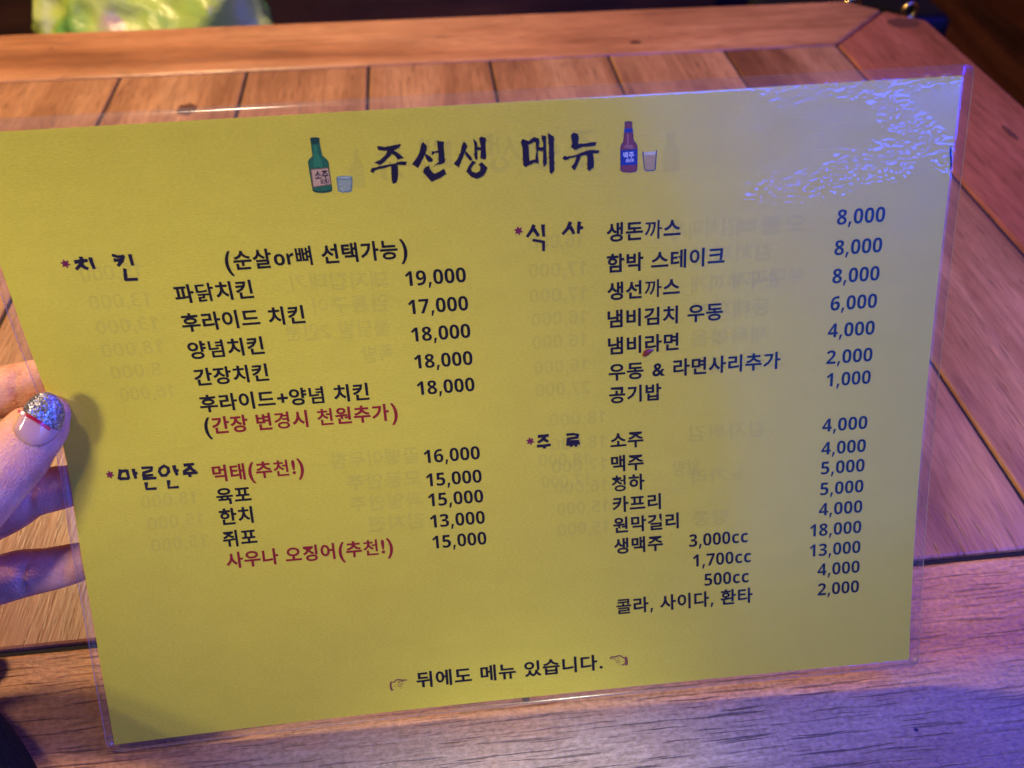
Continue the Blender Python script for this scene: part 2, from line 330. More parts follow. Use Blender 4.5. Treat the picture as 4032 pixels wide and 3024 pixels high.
def wood(name, axis, dark, mid, light, rough=0.42, worn=0.0, pores=0.5, crack=0.0):
    """varnished plank, grain along axis; every object gets its own stretch of grain"""
    t = NT(name)
    oc = t.n('ShaderNodeTexCoord').outputs['Object']
    oi = t.n('ShaderNodeObjectInfo').outputs['Random']
    sh = t.n('ShaderNodeCombineXYZ'); s1 = t.math('MULTIPLY', oi, 37.0); t.l(s1, sh.inputs[0]); t.l(t.math('MULTIPLY', oi, 91.0), sh.inputs[1])
    add = t.n('ShaderNodeVectorMath', operation='ADD'); t.l(oc, add.inputs[0]); t.l(sh.outputs[0], add.inputs[1])
    P = add.outputs[0]
    def st(a, c):  # a along the grain, c across
        return t.mapping(P, (a, c, c) if axis == 'X' else (c, a, c))
    fig = t.noise(st(1.6, 14), 1.0, 3, 0.5, 1.2)                       # broad figure
    grain = t.noise(st(9, 210), 1.0, 5, 0.65, 0.4)                     # fine grain
    fibre = t.noise(st(55, 900), 1.0, 3, 0.6)
    blotch = t.noise(st(9, 14), 1.0, 3, 0.6)
    col = t.ramp(fig, [(0.30, dark), (0.52, mid), (0.72, light)])
    g2 = t.ramp(grain, [(0.30, (0.55, 0.5, 0.48)), (0.62, (1.08, 1.08, 1.08))])
    col = t.mix(0.6, col, g2, 'MULTIPLY')
    f2 = t.ramp(fibre, [(0.32, (0.55, 0.52, 0.50)), (0.62, (1.2, 1.2, 1.2))])
    col = t.mix(0.5, col, f2, 'MULTIPLY')
    b2 = t.ramp(blotch, [(0.35, (0.72, 0.68, 0.66)), (0.65, (1.15, 1.15, 1.15))])
    col = t.mix(0.6, col, b2, 'MULTIPLY')
    per = t.ramp(oi, [(0.0, (0.86, 0.80, 0.76)), (1.0, (1.12, 1.12, 1.1))])
    col = t.mix(1.0, col, per, 'MULTIPLY')
    # dark open pores: short cracks along the grain, gathered in patches
    pz = t.noise(st(42, 620), 1.0, 2, 0.5, 0.3)
    patch = t.noise(st(7, 26), 1.0, 2, 0.5)
    pm = t.math('MULTIPLY', t.ramp(pz, [(0.60, (0, 0, 0)), (0.68, (1, 1, 1))]), t.ramp(patch, [(0.38, (0, 0, 0)), (0.55, (1, 1, 1))]))
    # round specks and worm holes
    vo = t.n('ShaderNodeTexVoronoi'); t.l(st(30, 55), vo.inputs['Vector']); vo.inputs['Scale'].default_value = 1.0
    holes = t.math('MULTIPLY', t.math('LESS_THAN', vo.outputs['Distance'], 0.055), t.math('GREATER_THAN', t.noise(st(11, 17), 1.0, 1), 0.56))
    if crack > 0:
        wob = t.noise(st(40, 90), 1.0, 3, 0.5)
        cp = t.n('ShaderNodeVectorMath', operation='ADD'); t.l(st(24, 480), cp.inputs[0])
        cw = t.n('ShaderNodeCombineXYZ'); k_ = t.math('MULTIPLY', wob, 2.2)
        t.l(k_, cw.inputs[1 if axis == 'X' else 0]); t.l(cw.outputs[0], cp.inputs[1])
        cz = t.noise(cp.outputs[0], 1.0, 2, 0.45)
        gate = t.ramp(t.noise(st(6, 11), 1.0, 2, 0.5), [(0.34, (0.25, 0.25, 0.25)), (0.56, (1, 1, 1))])
        pm = t.math('MAXIMUM', pm, t.math('MULTIPLY', t.math('MULTIPLY', t.ramp(cz, [(0.555, (0, 0, 0)), (0.64, (1, 1, 1))]), gate), crack))
    dk = t.math('MAXIMUM', t.math('MULTIPLY', pm, pores), t.math('MULTIPLY', holes, 0.9))
    col = t.mix(dk, col, (dark[0] * 0.22, dark[1] * 0.22, dark[2] * 0.25))
    if worn > 0:
        wz = t.ramp(t.noise(st(34, 300), 1.0, 5, 0.7), [(0.40, (0, 0, 0)), (0.66, (1, 1, 1))])
        col = t.mix(t.math('MULTIPLY', wz, worn), col, (0.44, 0.35, 0.275))
    h = t.math('SUBTRACT', t.math('ADD', t.math('MULTIPLY', grain, 0.5), t.math('MULTIPLY', fibre, 0.35)), dk)
    nor = t.bump(h, 0.55, 0.0007)
    rr = t.math('ADD', t.math('MULTIPLY', blotch, 0.25), rough - 0.1)
    return t.done(t.bsdf(col, rr, 0.45, nor))

W_D, W_M, W_L = (0.21, 0.078, 0.028), (0.44, 0.198, 0.078), (0.55, 0.285, 0.125)
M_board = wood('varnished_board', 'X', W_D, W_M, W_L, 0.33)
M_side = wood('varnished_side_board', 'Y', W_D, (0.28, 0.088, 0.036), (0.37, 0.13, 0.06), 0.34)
M_plank = wood('varnished_plank', 'Y', (0.20, 0.082, 0.032), (0.40, 0.20, 0.085), (0.52, 0.295, 0.14), 0.34, pores=0.5, crack=0.15)
def worn_lit_front():
    """near board: worn greyed wood, warm and cool light painted in, with thin dark checks along the grain"""
    t = NT('worn_lit_board'); P = t.n('ShaderNodeTexCoord').outputs['Object']
    m = lambda a, c: t.mapping(P, (a, c, c))
    speck = t.noise(m(420, 620), 1.0, 3, 0.65)
    fibre = t.noise(m(60, 700), 1.0, 4, 0.6)
    broad = t.noise(m(7, 26), 1.0, 3, 0.55)
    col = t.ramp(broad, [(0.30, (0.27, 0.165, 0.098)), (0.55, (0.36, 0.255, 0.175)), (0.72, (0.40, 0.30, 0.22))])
    # light painted in: warm orange inner half and left end, cool grey worn front
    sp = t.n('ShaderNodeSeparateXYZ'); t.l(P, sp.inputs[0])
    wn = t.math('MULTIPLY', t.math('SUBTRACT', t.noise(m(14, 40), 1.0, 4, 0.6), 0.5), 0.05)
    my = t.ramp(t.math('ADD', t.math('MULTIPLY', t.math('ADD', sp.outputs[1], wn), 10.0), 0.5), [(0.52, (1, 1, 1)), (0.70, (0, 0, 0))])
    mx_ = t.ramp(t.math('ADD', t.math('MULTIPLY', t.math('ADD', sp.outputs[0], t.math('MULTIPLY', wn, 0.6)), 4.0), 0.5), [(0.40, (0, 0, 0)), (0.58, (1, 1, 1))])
    grey_lit = t.math('MULTIPLY', my, mx_)
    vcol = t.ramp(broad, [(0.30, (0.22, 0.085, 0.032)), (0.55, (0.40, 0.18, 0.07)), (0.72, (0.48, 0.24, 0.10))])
    col = t.mix(grey_lit, vcol, t.mix(1.0, col, (0.88, 0.88, 0.86), 'MULTIPLY'))
    col = t.mix(1.0, col, t.ramp(speck, [(0.30, (0.66, 0.64, 0.62)), (0.70, (1.28, 1.28, 1.28))]), 'MULTIPLY')
    col = t.mix(0.7, col, t.ramp(fibre, [(0.32, (0.70, 0.68, 0.66)), (0.66, (1.15, 1.15, 1.15))]), 'MULTIPLY')
    wob = t.noise(m(45, 70), 1.0, 3, 0.55)
    sh = t.n('ShaderNodeCombineXYZ'); t.l(t.math('MULTIPLY', wob, 2.4), sh.inputs[1])
    cp = t.n('ShaderNodeVectorMath', operation='ADD'); t.l(m(28, 1050), cp.inputs[0]); t.l(sh.outputs[0], cp.inputs[1])
    cz = t.noise(cp.outputs[0], 1.0, 2.5, 0.45)
    gate = t.ramp(t.noise(m(8, 14), 1.0, 2, 0.5), [(0.36, (0.35, 0.35, 0.35)), (0.56, (1, 1, 1))])
    ck = t.math('MULTIPLY', t.ramp(cz, [(0.585, (0, 0, 0)), (0.67, (1, 1, 1))]), gate)
    vo = t.n('ShaderNodeTexVoronoi'); t.l(m(48, 60), vo.inputs['Vector']); vo.inputs['Scale'].default_value = 1.0
    hole = t.math('MULTIPLY', t.math('LESS_THAN', vo.outputs['Distance'], 0.075), t.math('GREATER_THAN', t.noise(m(13, 15), 1.0, 1), 0.55))
    dk = t.math('MAXIMUM', t.math('MULTIPLY', ck, 0.72), hole)
    col = t.mix(dk, col, (0.035, 0.020, 0.018))
    h = t.math('SUBTRACT', t.math('ADD', t.math('MULTIPLY', speck, 0.55), t.math('MULTIPLY', fibre, 0.3)), t.math('MULTIPLY', dk, 1.2))
    return t.done(t.bsdf(col, t.math('ADD', 0.38, t.math('MULTIPLY', speck, 0.2)), 0.45, t.bump(h, 0.7, 0.0008)))
M_front = worn_lit_front()
M_gap = plain('dark_gap', (0.012, 0.009, 0.010), 0.8, 0.2)
M_wall = wood('dark_panel', 'Y', (0.012, 0.004, 0.003), (0.030, 0.009, 0.005), (0.05, 0.016, 0.008), 0.5)
M_seat = wood('dark_seat', 'X', (0.014, 0.005, 0.003), (0.040, 0.013, 0.006), (0.07, 0.024, 0.010), 0.5)

# ---------------------------------------------------------------- setting behind the table
floor_v, floor_f = boxv(-2.2, 2.2, -1.8, 1.75, -0.76, -0.74)
tag(mk('floor', floor_v, floor_f, M_seat), kind='structure')

wall = empty('panelled_wall', (0, 1.50, -0.74))
tag(wall, 'dark brown wood panelled wall behind the table', 'wall')
wv, wf = boxv(-2.2, 2.2, 1.52, 1.56, -0.74, 0.9)
mk('backing', wv, wf, M_gap, wall)
k = 0; x = -2.18
while x < 2.15:
    w = 0.118
    v, f = boxv(x, x + w - 0.006, 1.50, 1.519, -0.74, 0.9)
    # vertical grain: build around own centre, rotate so that the grain axis is vertical
    o = mk('wall_panel', v, f, M_wall, wall, loc=(x + w / 2, 1.51, 0.0)); bevel(o, 0.003, 1)
    x += w; k += 1

bench = empty('wooden_bench', (0.0, 1.10, -0.74))
tag(bench, 'dark wooden bench behind the table holding the plastic bag', 'bench')
v, f = boxv(-1.7, 0.50, 0.86, 1.34, -0.31, -0.27)
bevel(mk('seat', v, f, M_seat, bench, loc=(-0.6, 1.10, -0.29)), 0.004)
v, f = boxv(-1.7, 0.50, 1.345, 1.38, -0.36, -0.03)
bevel(mk('backrest', v, f, M_seat, bench, loc=(-0.6, 1.36, -0.2)), 0.004)
for x in (-1.66, -0.62, 0.44):
    for y in (0.90, 1.30):
        v, f = boxv(x, x + 0.05, y - 0.025, y + 0.025, -0.74, -0.312)
        mk('leg', v, f, M_seat, bench)

# dark side panel of the booth to the right of the chamfered table corner
side = empty('booth_partition', (1.0, 0.9, -0.74))
tag(side, 'dark reddish brown booth partition to the right of the table', 'partition')
v, f = boxv(0.86, 0.90, -0.4, 1.49, -0.74, 0.35)
bevel(mk('panel', v, f, wood('booth_wood', 'Y', (0.03, 0.008, 0.004), (0.075, 0.02, 0.009), (0.12, 0.036, 0.016), 0.45), side, loc=(0.88, 0.5, -0.2)), 0.003, 1)
v, f = boxv(0.845, 0.915, -0.4, 1.49, 0.352, 0.39)
bevel(mk('cap_rail', v, f, M_seat, side, loc=(0.88, 0.5, 0.37)), 0.004)

# ---------------------------------------------------------------- table
table = empty('wooden_table', (0, 0.4, -0.72))
tag(table, 'orange brown varnished plank table with framed edge and clipped corner', 'table')
T = 0.034
G = 0.0010
YF, YB, XR, XE = 0.6595, 0.7535, 0.3622, 0.4660
YN = 0.1585
def board(name, poly, mat, loc, bv=0.0016):
    v, f = prism(poly, -T, 0)
    o = mk(name, v, f, mat, table, loc=loc); bevel(o, bv, 2)
    return o
board('far_board', [(-1.0, YF + G), (XR, YF + G), (0.4345, 0.7285), (0.4075, YB), (-1.0, YB)], M_board, (-0.2, 0.7, 0), 0.003)
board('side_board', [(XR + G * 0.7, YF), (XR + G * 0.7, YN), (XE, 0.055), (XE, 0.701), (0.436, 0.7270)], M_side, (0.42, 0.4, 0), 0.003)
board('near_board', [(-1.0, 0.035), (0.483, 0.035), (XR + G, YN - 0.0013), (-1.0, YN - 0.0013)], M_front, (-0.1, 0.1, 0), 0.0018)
xs = [-0.9680, -0.8655, -0.7630, -0.6605, -0.5580, -0.4545, -0.3510, -0.2486, -0.1466, -0.0467, 0.0553, 0.1575, 0.2598, XR - G]
for a, b in zip(xs, xs[1:]):
    board('plank', [(a + G, YN + G), (b - G, YN + G), (b - G, YF - G), (a + G, YF - G)], M_plank, ((a + b) / 2, 0.4, 0), 0.0015)
for a in xs[1:-1]:
    v, f = boxv(a - G * 1.2, a + G * 1.2, YN + 0.001, YF - 0.001, -0.02, -0.0014); mk('joint_filler', v, f, M_gap, table)
for a, b, c, d in ((-0.99, XR, YF - G * 1.2, YF + G * 1.2), (-0.99, XR, YN - 0.0030, YN + 0.0014), (XR - G * 1.2, XR + G * 1.2, YN, YF)):
    v, f = boxv(a, b, c, d, -0.021, -0.0016); mk('joint_filler', v, f, M_gap, table)
v, f = prism([(-1.0, 0.05), (0.455, 0.05), (0.455, 0.69), (0.40, 0.74), (-1.0, 0.74)], -T - 0.02, -T - 0.001)
mk('underframe', v, f, M_gap, table)
for x, y in ((0.38, 0.12), (0.38, 0.62), (-0.93, 0.12), (-0.93, 0.62)):
    v, f = boxv(x, x + 0.06, y, y + 0.06, -0.72, -T - 0.021)
    mk('leg', v, f, M_seat, table)
# dark knots let into the boards: thin rounds of darker end grain
t = NT('knot_wood'); oc = t.n('ShaderNodeTexCoord').outputs['Object']
nz = t.noise(oc, 160, 4, 0.6, 0.6)
ln = t.n('ShaderNodeVectorMath', operation='LENGTH'); t.l(oc, ln.inputs[0])
ring = t.math('FRACT', t.math('ADD', t.math('MULTIPLY', ln.outputs['Value'], 420.0), t.math('MULTIPLY', nz, 1.2)))
M_knot = t.done(t.bsdf(t.ramp(ring, [(0.0, (0.06, 0.022, 0.012)), (1.0, (0.13, 0.048, 0.022))]), 0.45, 0.4))
def knot(x, y, rx_, ry_, seed):
    rnd = random.Random(seed); n = 28; ps = []
    for i in range(n):
        a = 2 * math.pi * i / n; r = 1 + rnd.uniform(-.1, .1)
        ps.append((x + rx_ * r * math.cos(a), y + ry_ * r * math.sin(a)))
    mk('knot', [(px, py, 0.00035) for px, py in ps], [tuple(range(n))], M_knot, table, loc=(x, y, 0.0003))
for a in ((-0.1853, 0.598, 0.0075, 0.009, 1), (0.186, 0.6815, 0.005, 0.0035, 2), (0.441, 0.697, 0.015, 0.010, 3), (0.432, 0.50, 0.003, 0.010, 4)): knot(*a)

# ---------------------------------------------------------------- the menu card
CR = Matrix(CARD_R); CT = Vector(CARD_T); TRt = TR.transposed()
RBF = [(0, 20), (0, 60), (0, 100), (0, 135), (0, 175)]
def zf(u, v):
    a = (u - 148.5) / 148.5; b = (v - 105) / 105; c = CARD_Z
    z = c[0]*b*b + c[1]*b**3 + c[2]*a*a + c[3]*a*b + c[4]*a*b*b + c[5]*a*a*b + c[6]*a*b**3 + c[7]*a**3
    for i, (uu, vv) in enumerate(RBF):
        z += c[8 + i] * math.exp(-((u - uu) / 32) ** 2 - ((v - vv) / 28) ** 2)
    return 10 * z
def S(u, v, h=0.0):
    """point of the card: u, v in millimetres from the top left of the paper, h millimetres towards the reader"""
    c = CR @ Vector((u - 148.5, v - 105, zf(u, v) - h)) + CT
    w = (TRt @ c) / 1000
    w.z += CAM_H
    return w

card = empty('laminated_menu', S(148.5, 213.5))
tag(card, 'yellow laminated menu card with Korean writing held upright on the table', 'menu')

# paper
t = NT('yellow_paper')
uvn = t.n('ShaderNodeUVMap').outputs[0]
fib = t.noise(t.mapping(uvn, (230, 640, 1)), 1.0, 4, 0.65)
mott = t.noise(t.mapping(uvn, (20, 26, 1)), 1.0, 3, 0.6)
pc = t.mix(1.0, (0.73, 0.625, 0.036), t.ramp(fib, [(0.3, (0.88, 0.88, 0.84)), (0.7, (1.07, 1.07, 1.10))]), 'MULTIPLY')
pc = t.mix(1.0, pc, t.ramp(mott, [(0.3, (0.97, 0.965, 0.94)), (0.7, (1.02, 1.02, 1.03))]), 'MULTIPLY')
pn = t.bump(fib, 0.6, 0.0004)
dif = t.bsdf(pc, 0.6, 0.25, pn)
trl = t.n('ShaderNodeBsdfTranslucent'); t.l(pc, trl.inputs[0])
ms = t.n('ShaderNodeMixShader'); ms.inputs[0].default_value = 0.16; t.l(dif, ms.inputs[1]); t.l(trl.outputs[0], ms.inputs[2])
M_paper = t.done(ms.outputs[0])

def sheet(name, us, vs, h, mat, parent, flip=False, keep=None):
    verts, faces, uvs = [], [], []
    nu, nv = len(us), len(vs)
    for v in vs:
        for u in us:
            verts.append(S(u, v, h)); uvs.append((u / 297, 1 - v / 210))
    for j in range(nv - 1):
        for i in range(nu - 1):
            q = (j * nu + i, (j + 1) * nu + i, (j + 1) * nu + i + 1, j * nu + i + 1)
            faces.append(q if not flip else q[::-1])
    o = mk(name, verts, faces, mat, parent, smooth=True)
    ul = o.data.uv_layers.new(name='uv')
    for lp in o.data.loops: ul.data[lp.index].uv = uvs[lp.vertex_index]
    return o
lin = lambda a, b, n: [a + (b - a) * i / n for i in range(n + 1)]
sheet('paper_sheet', lin(0, 297, 66), lin(0, 210, 48), 0.0, M_paper, card)

# laminate: two films welded round the edge, one closed slab with rounded corners
t = NT('laminate_film')
uvn = t.n('ShaderNodeUVMap').outputs[0]
sx = t.n('ShaderNodeSeparateXYZ'); t.l(uvn, sx.inputs[0]); U, V = sx.outputs[0], sx.outputs[1]
def lineband(u0, v0, u1, v1, w, ext):
    """1 inside a soft band along a line in card coordinates (mm)"""
    L_ = math.hypot(u1 - u0, v1 - v0); dx, dy = (u1 - u0) / L_, (v1 - v0) / L_
    um = t.math('MULTIPLY', U, 297.0); vm = t.math('MULTIPLY', t.math('SUBTRACT', 1.0, V), 210.0)
    a = t.math('ADD', t.math('MULTIPLY', t.math('SUBTRACT', um, u0), dx), t.math('MULTIPLY', t.math('SUBTRACT', vm, v0), dy))
    c = t.math('ADD', t.math('MULTIPLY', t.math('SUBTRACT', um, u0), -dy), t.math('MULTIPLY', t.math('SUBTRACT', vm, v0), dx))
    ac = t.math('ABSOLUTE', t.math('SUBTRACT', a, L_ / 2))
    ma = t.math('SUBTRACT', 1.0, t.math('SMOOTH_MIN', 1.0, t.math('MAXIMUM', 0.0, t.math('DIVIDE', t.math('SUBTRACT', ac, L_ / 2 - ext), ext)), 0.1))
    mc = t.math('MAXIMUM', 0.0, t.math('SUBTRACT', 1.0, t.math('DIVIDE', t.math('ABSOLUTE', c), w)))
    return t.math('MULTIPLY', t.math('MAXIMUM', ma, 0.0), mc)
b1 = lineband(224, 34, 292, 22, 9, 16)
b2 = lineband(268, 3, 300, 30, 7, 6)
b3 = lineband(225, 3, 301, -2.5, 6, 12)
bm_ = t.math('MAXIMUM', t.math('MAXIMUM', b1, b2), b3)
brk = t.ramp(t.noise(t.mapping(uvn, (26, 30, 1)), 1.0, 3, 0.6), [(0.30, (0, 0, 0)), (0.68, (1, 1, 1))])
mask = t.math('MINIMUM', 1.0, t.math('MULTIPLY', t.math('MULTIPLY', bm_, brk), 1.7))
wv = t.n('ShaderNodeVectorMath', operation='ADD'); t.l(t.mapping(uvn, (105, 140, 1), rot=(0, 0, 0.2)), wv.inputs[0])
wn = t.n('ShaderNodeTexNoise'); t.l(t.mapping(uvn, (60, 70, 1)), wn.inputs['Vector']); wn.inputs['Scale'].default_value = 1.0; wn.inputs['Detail'].default_value = 2
t.l(wn.outputs['Color'], wv.inputs[1])
vor = t.n('ShaderNodeTexVoronoi', feature='SMOOTH_F1', voronoi_dimensions='2D'); t.l(wv.outputs[0], vor.inputs['Vector']); vor.inputs['Scale'].default_value = 1.0; vor.inputs['Smoothness'].default_value = 0.5
cells = vor.outputs['Distance']
wave = t.noise(t.mapping(uvn, (5, 4, 1)), 1.0, 2, 0.5)
hh = t.math('ADD', t.math('MULTIPLY', t.math('MULTIPLY', cells, mask), 1.0), t.math('MULTIPLY', wave, 0.35))
nb = t.bump(hh, 1.0, 0.00034)
gl = t.n('ShaderNodeBsdfGlossy'); t.l(t.math('SUBTRACT', 0.13, t.math('MULTIPLY', mask, 0.095)), gl.inputs['Roughness']); t.l(nb, gl.inputs['Normal'])
fine = t.bump(t.noise(t.mapping(uvn, (420, 420, 1)), 1.0, 3, 0.6), 0.4, 0.0002)
gr = t.n('ShaderNodeBsdfGlossy'); gr.inputs['Roughness'].default_value = 0.27; t.l(fine, gr.inputs['Normal'])
tr = t.n('ShaderNodeBsdfTransparent'); tr.inputs[0].default_value = (0.97, 0.97, 0.97, 1)
hz = t.n('ShaderNodeBsdfDiffuse'); hz.inputs[0].default_value = (0.80, 0.78, 0.78, 1)
m0 = t.n('ShaderNodeMixShader'); ins = t.math('MULTIPLY', t.math('MULTIPLY', t.math('GREATER_THAN', U, 0.0), t.math('LESS_THAN', U, 1.0)), t.math('MULTIPLY', t.math('GREATER_THAN', V, 0.0), t.math('LESS_THAN', V, 1.0)))
t.l(t.math('SUBTRACT', 0.018, t.math('MULTIPLY', ins, 0.008)), m0.inputs[0])     # the welded rim is milkier than the window
t.l(tr.outputs[0], m0.inputs[1]); t.l(hz.outputs[0], m0.inputs[2])
fr = t.n('ShaderNodeFresnel'); t.l(nb, fr.inputs['Normal'])
bf = t.n('ShaderNodeNewGeometry').outputs['Backfacing']      # thin film: same reflectance from both sides
t.l(t.math('SUBTRACT', 1.5, t.math('MULTIPLY', bf, 1.5 - 1 / 1.5)), fr.inputs[0])
m1 = t.n('ShaderNodeMixShader'); t.l(fr.outputs[0], m1.inputs[0]); t.l(m0.outputs[0], m1.inputs[1])
m2 = t.n('ShaderNodeMixShader'); glow = lineband(205, 18, 300, 22, 34, 30)                        # the film is hazier and scuffed around the trapped bubbles
gpat = t.ramp(t.noise(t.mapping(uvn, (9, 8, 1)), 1.0, 4, 0.65), [(0.34, (0.15, 0.15, 0.15)), (0.62, (1, 1, 1))])
smud = t.ramp(t.noise(t.mapping(uvn, (7, 5, 1), (3, 8, 0)), 1.0, 6, 0.7, 0.8), [(0.45, (0, 0, 0)), (0.7, (0.3, 0.3, 0.3))])
t.l(t.math('ADD', t.math('ADD', 0.20, smud), t.math('MULTIPLY', t.math('MULTIPLY', glow, gpat), 0.70)), m2.inputs[0])
t.l(gl.outputs[0], m2.inputs[1]); t.l(gr.outputs[0], m2.inputs[2])
t.l(m2.outputs[0], m1.inputs[2])
M_film = t.done(m1.outputs[0])

def ghost_mat(name, c, a):
    t = NT(name); d = t.n('ShaderNodeBsdfDiffuse'); d.inputs[0].default_value = (*c, 1)
    tp = t.n('ShaderNodeBsdfTransparent'); mx = t.n('ShaderNodeMixShader'); mx.inputs[0].default_value = a
    t.l(tp.outputs[0], mx.inputs[1]); t.l(d.outputs[0], mx.inputs[2]); return t.done(mx.outputs[0])
M_rim = ghost_mat('film_cut_edge', (0.75, 0.74, 0.76), 0.35)
U0, U1, V0, V1, RC = -2.7, 301.0, -3.3, 212.7, 2.6
def film_mesh():
    us = lin(U0, U1, 72); vs = lin(V0, V1, 52); nu, nv = len(us), len(vs)
    verts, faces, uvs = [], [], []
    def rnd(u, v):
        cu = min(max(u, U0 + RC), U1 - RC); cv = min(max(v, V0 + RC), V1 - RC)
        du, dv = u - cu, v - cv
        if du and dv:
            d = math.hypot(du, dv); m = max(abs(du), abs(dv))
            if d > 1e-6: u, v = cu + du / d * m, cv + dv / d * m
        return u, v
    def height(u, v, s):   # welded flat at the rim, lifted over the paper
        e = min(max(u - 0, 0) if u < 0 else u, 297 - u, v, 210 - v)
        return s * (0.38 if e >= 0 else 0.30)
    for s in (1, -1):
        for v in vs:
            for u in us:
                a, b = rnd(u, v); verts.append(S(a, b, height(a, b, s))); uvs.append((a / 297, 1 - b / 210))
    N = nu * nv
    for j in range(nv - 1):
        for i in range(nu - 1):
            q = (j * nu + i, (j + 1) * nu + i, (j + 1) * nu + i + 1, j * nu + i + 1)
            faces.append(q); faces.append(tuple(N + k for k in q[::-1]))
    rim = [i for i in range(nu)] + [j * nu + nu - 1 for j in range(1, nv)] + [(nv - 1) * nu + i for i in range(nu - 2, -1, -1)] + [j * nu for j in range(nv - 2, 0, -1)]
    nf = len(faces)
    for a, b in zip(rim, rim[1:] + rim[:1]): faces.append((a, b, N + b, N + a))
    o = mk('laminate_film', verts, faces, [M_film, M_rim], card, smooth=True, fmat=[0] * nf + [1] * (len(faces) - nf))
    ul = o.data.uv_layers.new(name='uv')
    for lp in o.data.loops: ul.data[lp.index].uv = uvs[lp.vertex_index]
    return o
film_mesh()

# ------------------------------------------------ printing
def ink(name, c, rough=0.55):
    t = NT(name); oc = t.n('ShaderNodeTexCoord').outputs['Object']
    nz = t.noise(oc, 2500, 2, 0.6)
    col = t.mix(1.0, c, t.ramp(nz, [(0.3, (0.8, 0.8, 0.8)), (0.7, (1.25, 1.25, 1.25))]), 'MULTIPLY')
    return t.done(t.bsdf(col, rough, 0.08))
I_black = ink('black_ink', (0.006, 0.004, 0.004))
I_navy = ink('dark_violet_ink', (0.010, 0.005, 0.014))
I_red = ink('red_ink', (0.25, 0.008, 0.008))
I_maroon = ink('maroon_ink', (0.17, 0.010, 0.030))
I_brown = ink('brown_ink', (0.20, 0.055, 0.028))
I_ghost = ghost_mat('show_through', (0.16, 0.19, 0.13), 0.06)

FONT_CACHE = {}
BOLD = {}
for i, ch in enumerate('0123456789'): BOLD[ch] = chr(0x1D7EC + i)
for ch in 'cor': BOLD[ch] = chr(0x1D5EE + ord(ch) - ord('a'))
def raw(body, off):
    c = bpy.data.curves.new('glyph', 'FONT'); c.body = body; c.size = 1.0; c.offset = off; c.resolution_u = 3
    o = bpy.data.objects.new('glyph', c); COL.objects.link(o)
    dg = bpy.context.evaluated_depsgraph_get()
    me = o.evaluated_get(dg).to_mesh()
    vs = [(p.co.x, p.co.y) for p in me.vertices]; fs = [tuple(p.vertices) for p in me.polygons]
    o.evaluated_get(dg).to_mesh_clear()
    bpy.data.objects.remove(o); bpy.data.curves.remove(c)
    return vs, fs
def glyph(ch):
    if ch in FONT_CACHE: return FONT_CACHE[ch]
    han = ord(ch) >= 0xAC00 and ord(ch) < 0xD7B0
    if ch == ' ': r = ([], [], 0.33)
    elif ch == ',':
        r = ([(0.055, -0.155), (0.135, -0.155), (0.225, 0.12), (0.095, 0.12)], [(0, 1, 2, 3)], 0.285)
    else:
        off = 0.012 if ch == '까' else (0.019 if ch in '콜뼈닭까천청경념' else 0.0265) if han else (0.0 if ch in BOLD else 0.026)
        vs, fs = raw(BOLD.get(ch, ch), off)
        if han: adv = 0.955
        elif ch in '0123456789': adv = 0.572
        else:
            x1 = max(v[0] for v in vs); x0 = min(v[0] for v in vs)
            s = {'(': 1.25, ')': 1.25, '!': 1.1}.get(ch, 1.0)
            vs = [((x - x0) * (1.0 if s == 1 else 1.1) + 0.06, (y - 0.33) * s + (0.37 if s != 1 else 0.33)) for x, y in vs]
            adv = (x1 - x0) * (1.0 if s == 1 else 1.1) + 0.10
        r = (vs, fs, adv)
    FONT_CACHE[ch] = r
    return r
def layout(s):
    V, F, x, own = [], [], 0.0, []
    for k, ch in enumerate(s):
        vs, fs, adv = glyph(ch); b = len(V)
        V += [(x + a, y) for a, y in vs]; F += [tuple(b + i for i in f) for f in fs]; own += [k] * len(fs)
        x += adv
    return V, F, own
def printed(name, s, u0, u1, vc, mat, parent, em=6.75, h=0.10, mirror=False, vslope=0.0, fmat=None):
    V, F, own = layout(s)
    x0 = min(a for a, _ in V); x1 = max(a for a, _ in V)
    k = (u1 - u0) / (x1 - x0)
    W3 = []
    for a, y in V:
        f_ = (a - x0) / (x1 - x0)
        u = u0 + f_ * (u1 - u0) if not mirror else u1 - f_ * (u1 - u0)
        W3.append(S(u, vc + vslope * (f_ if not mirror else 1 - f_) - (y - 0.37) * em, h))
    if mirror: F = [f[::-1] for f in F]
    # faces face the reader
    return mk(name, W3, F, mat, parent, fmat=[fmat(own[i]) for i in range(len(F))] if fmat else None)

for s, u0, u1, vc, kind in TEXTS:
    if kind == 'price': printed('price', s, u0, u1, vc, I_black, card, em=6.75)
    elif kind == 'size': printed('size_text', s, u0, u1, vc, I_black, card, em=6.7)
    elif kind == 'note': printed('note_text', s, u0, u1, vc, I_black, card, em=6.6)
    elif kind == 'rednote': printed('red_note_text', s, u0, u1, vc, [I_red, I_black], card, em=6.5, fmat=lambda k: 1 if k == 0 else 0)
    elif kind == 'reddish': printed('red_dish_name', s, u0, u1, vc, [I_red, I_brown], card, em=6.4, fmat=lambda k: 0)
    else: printed('dish_name', s, u0, u1, vc, I_black, card, em=6.5)

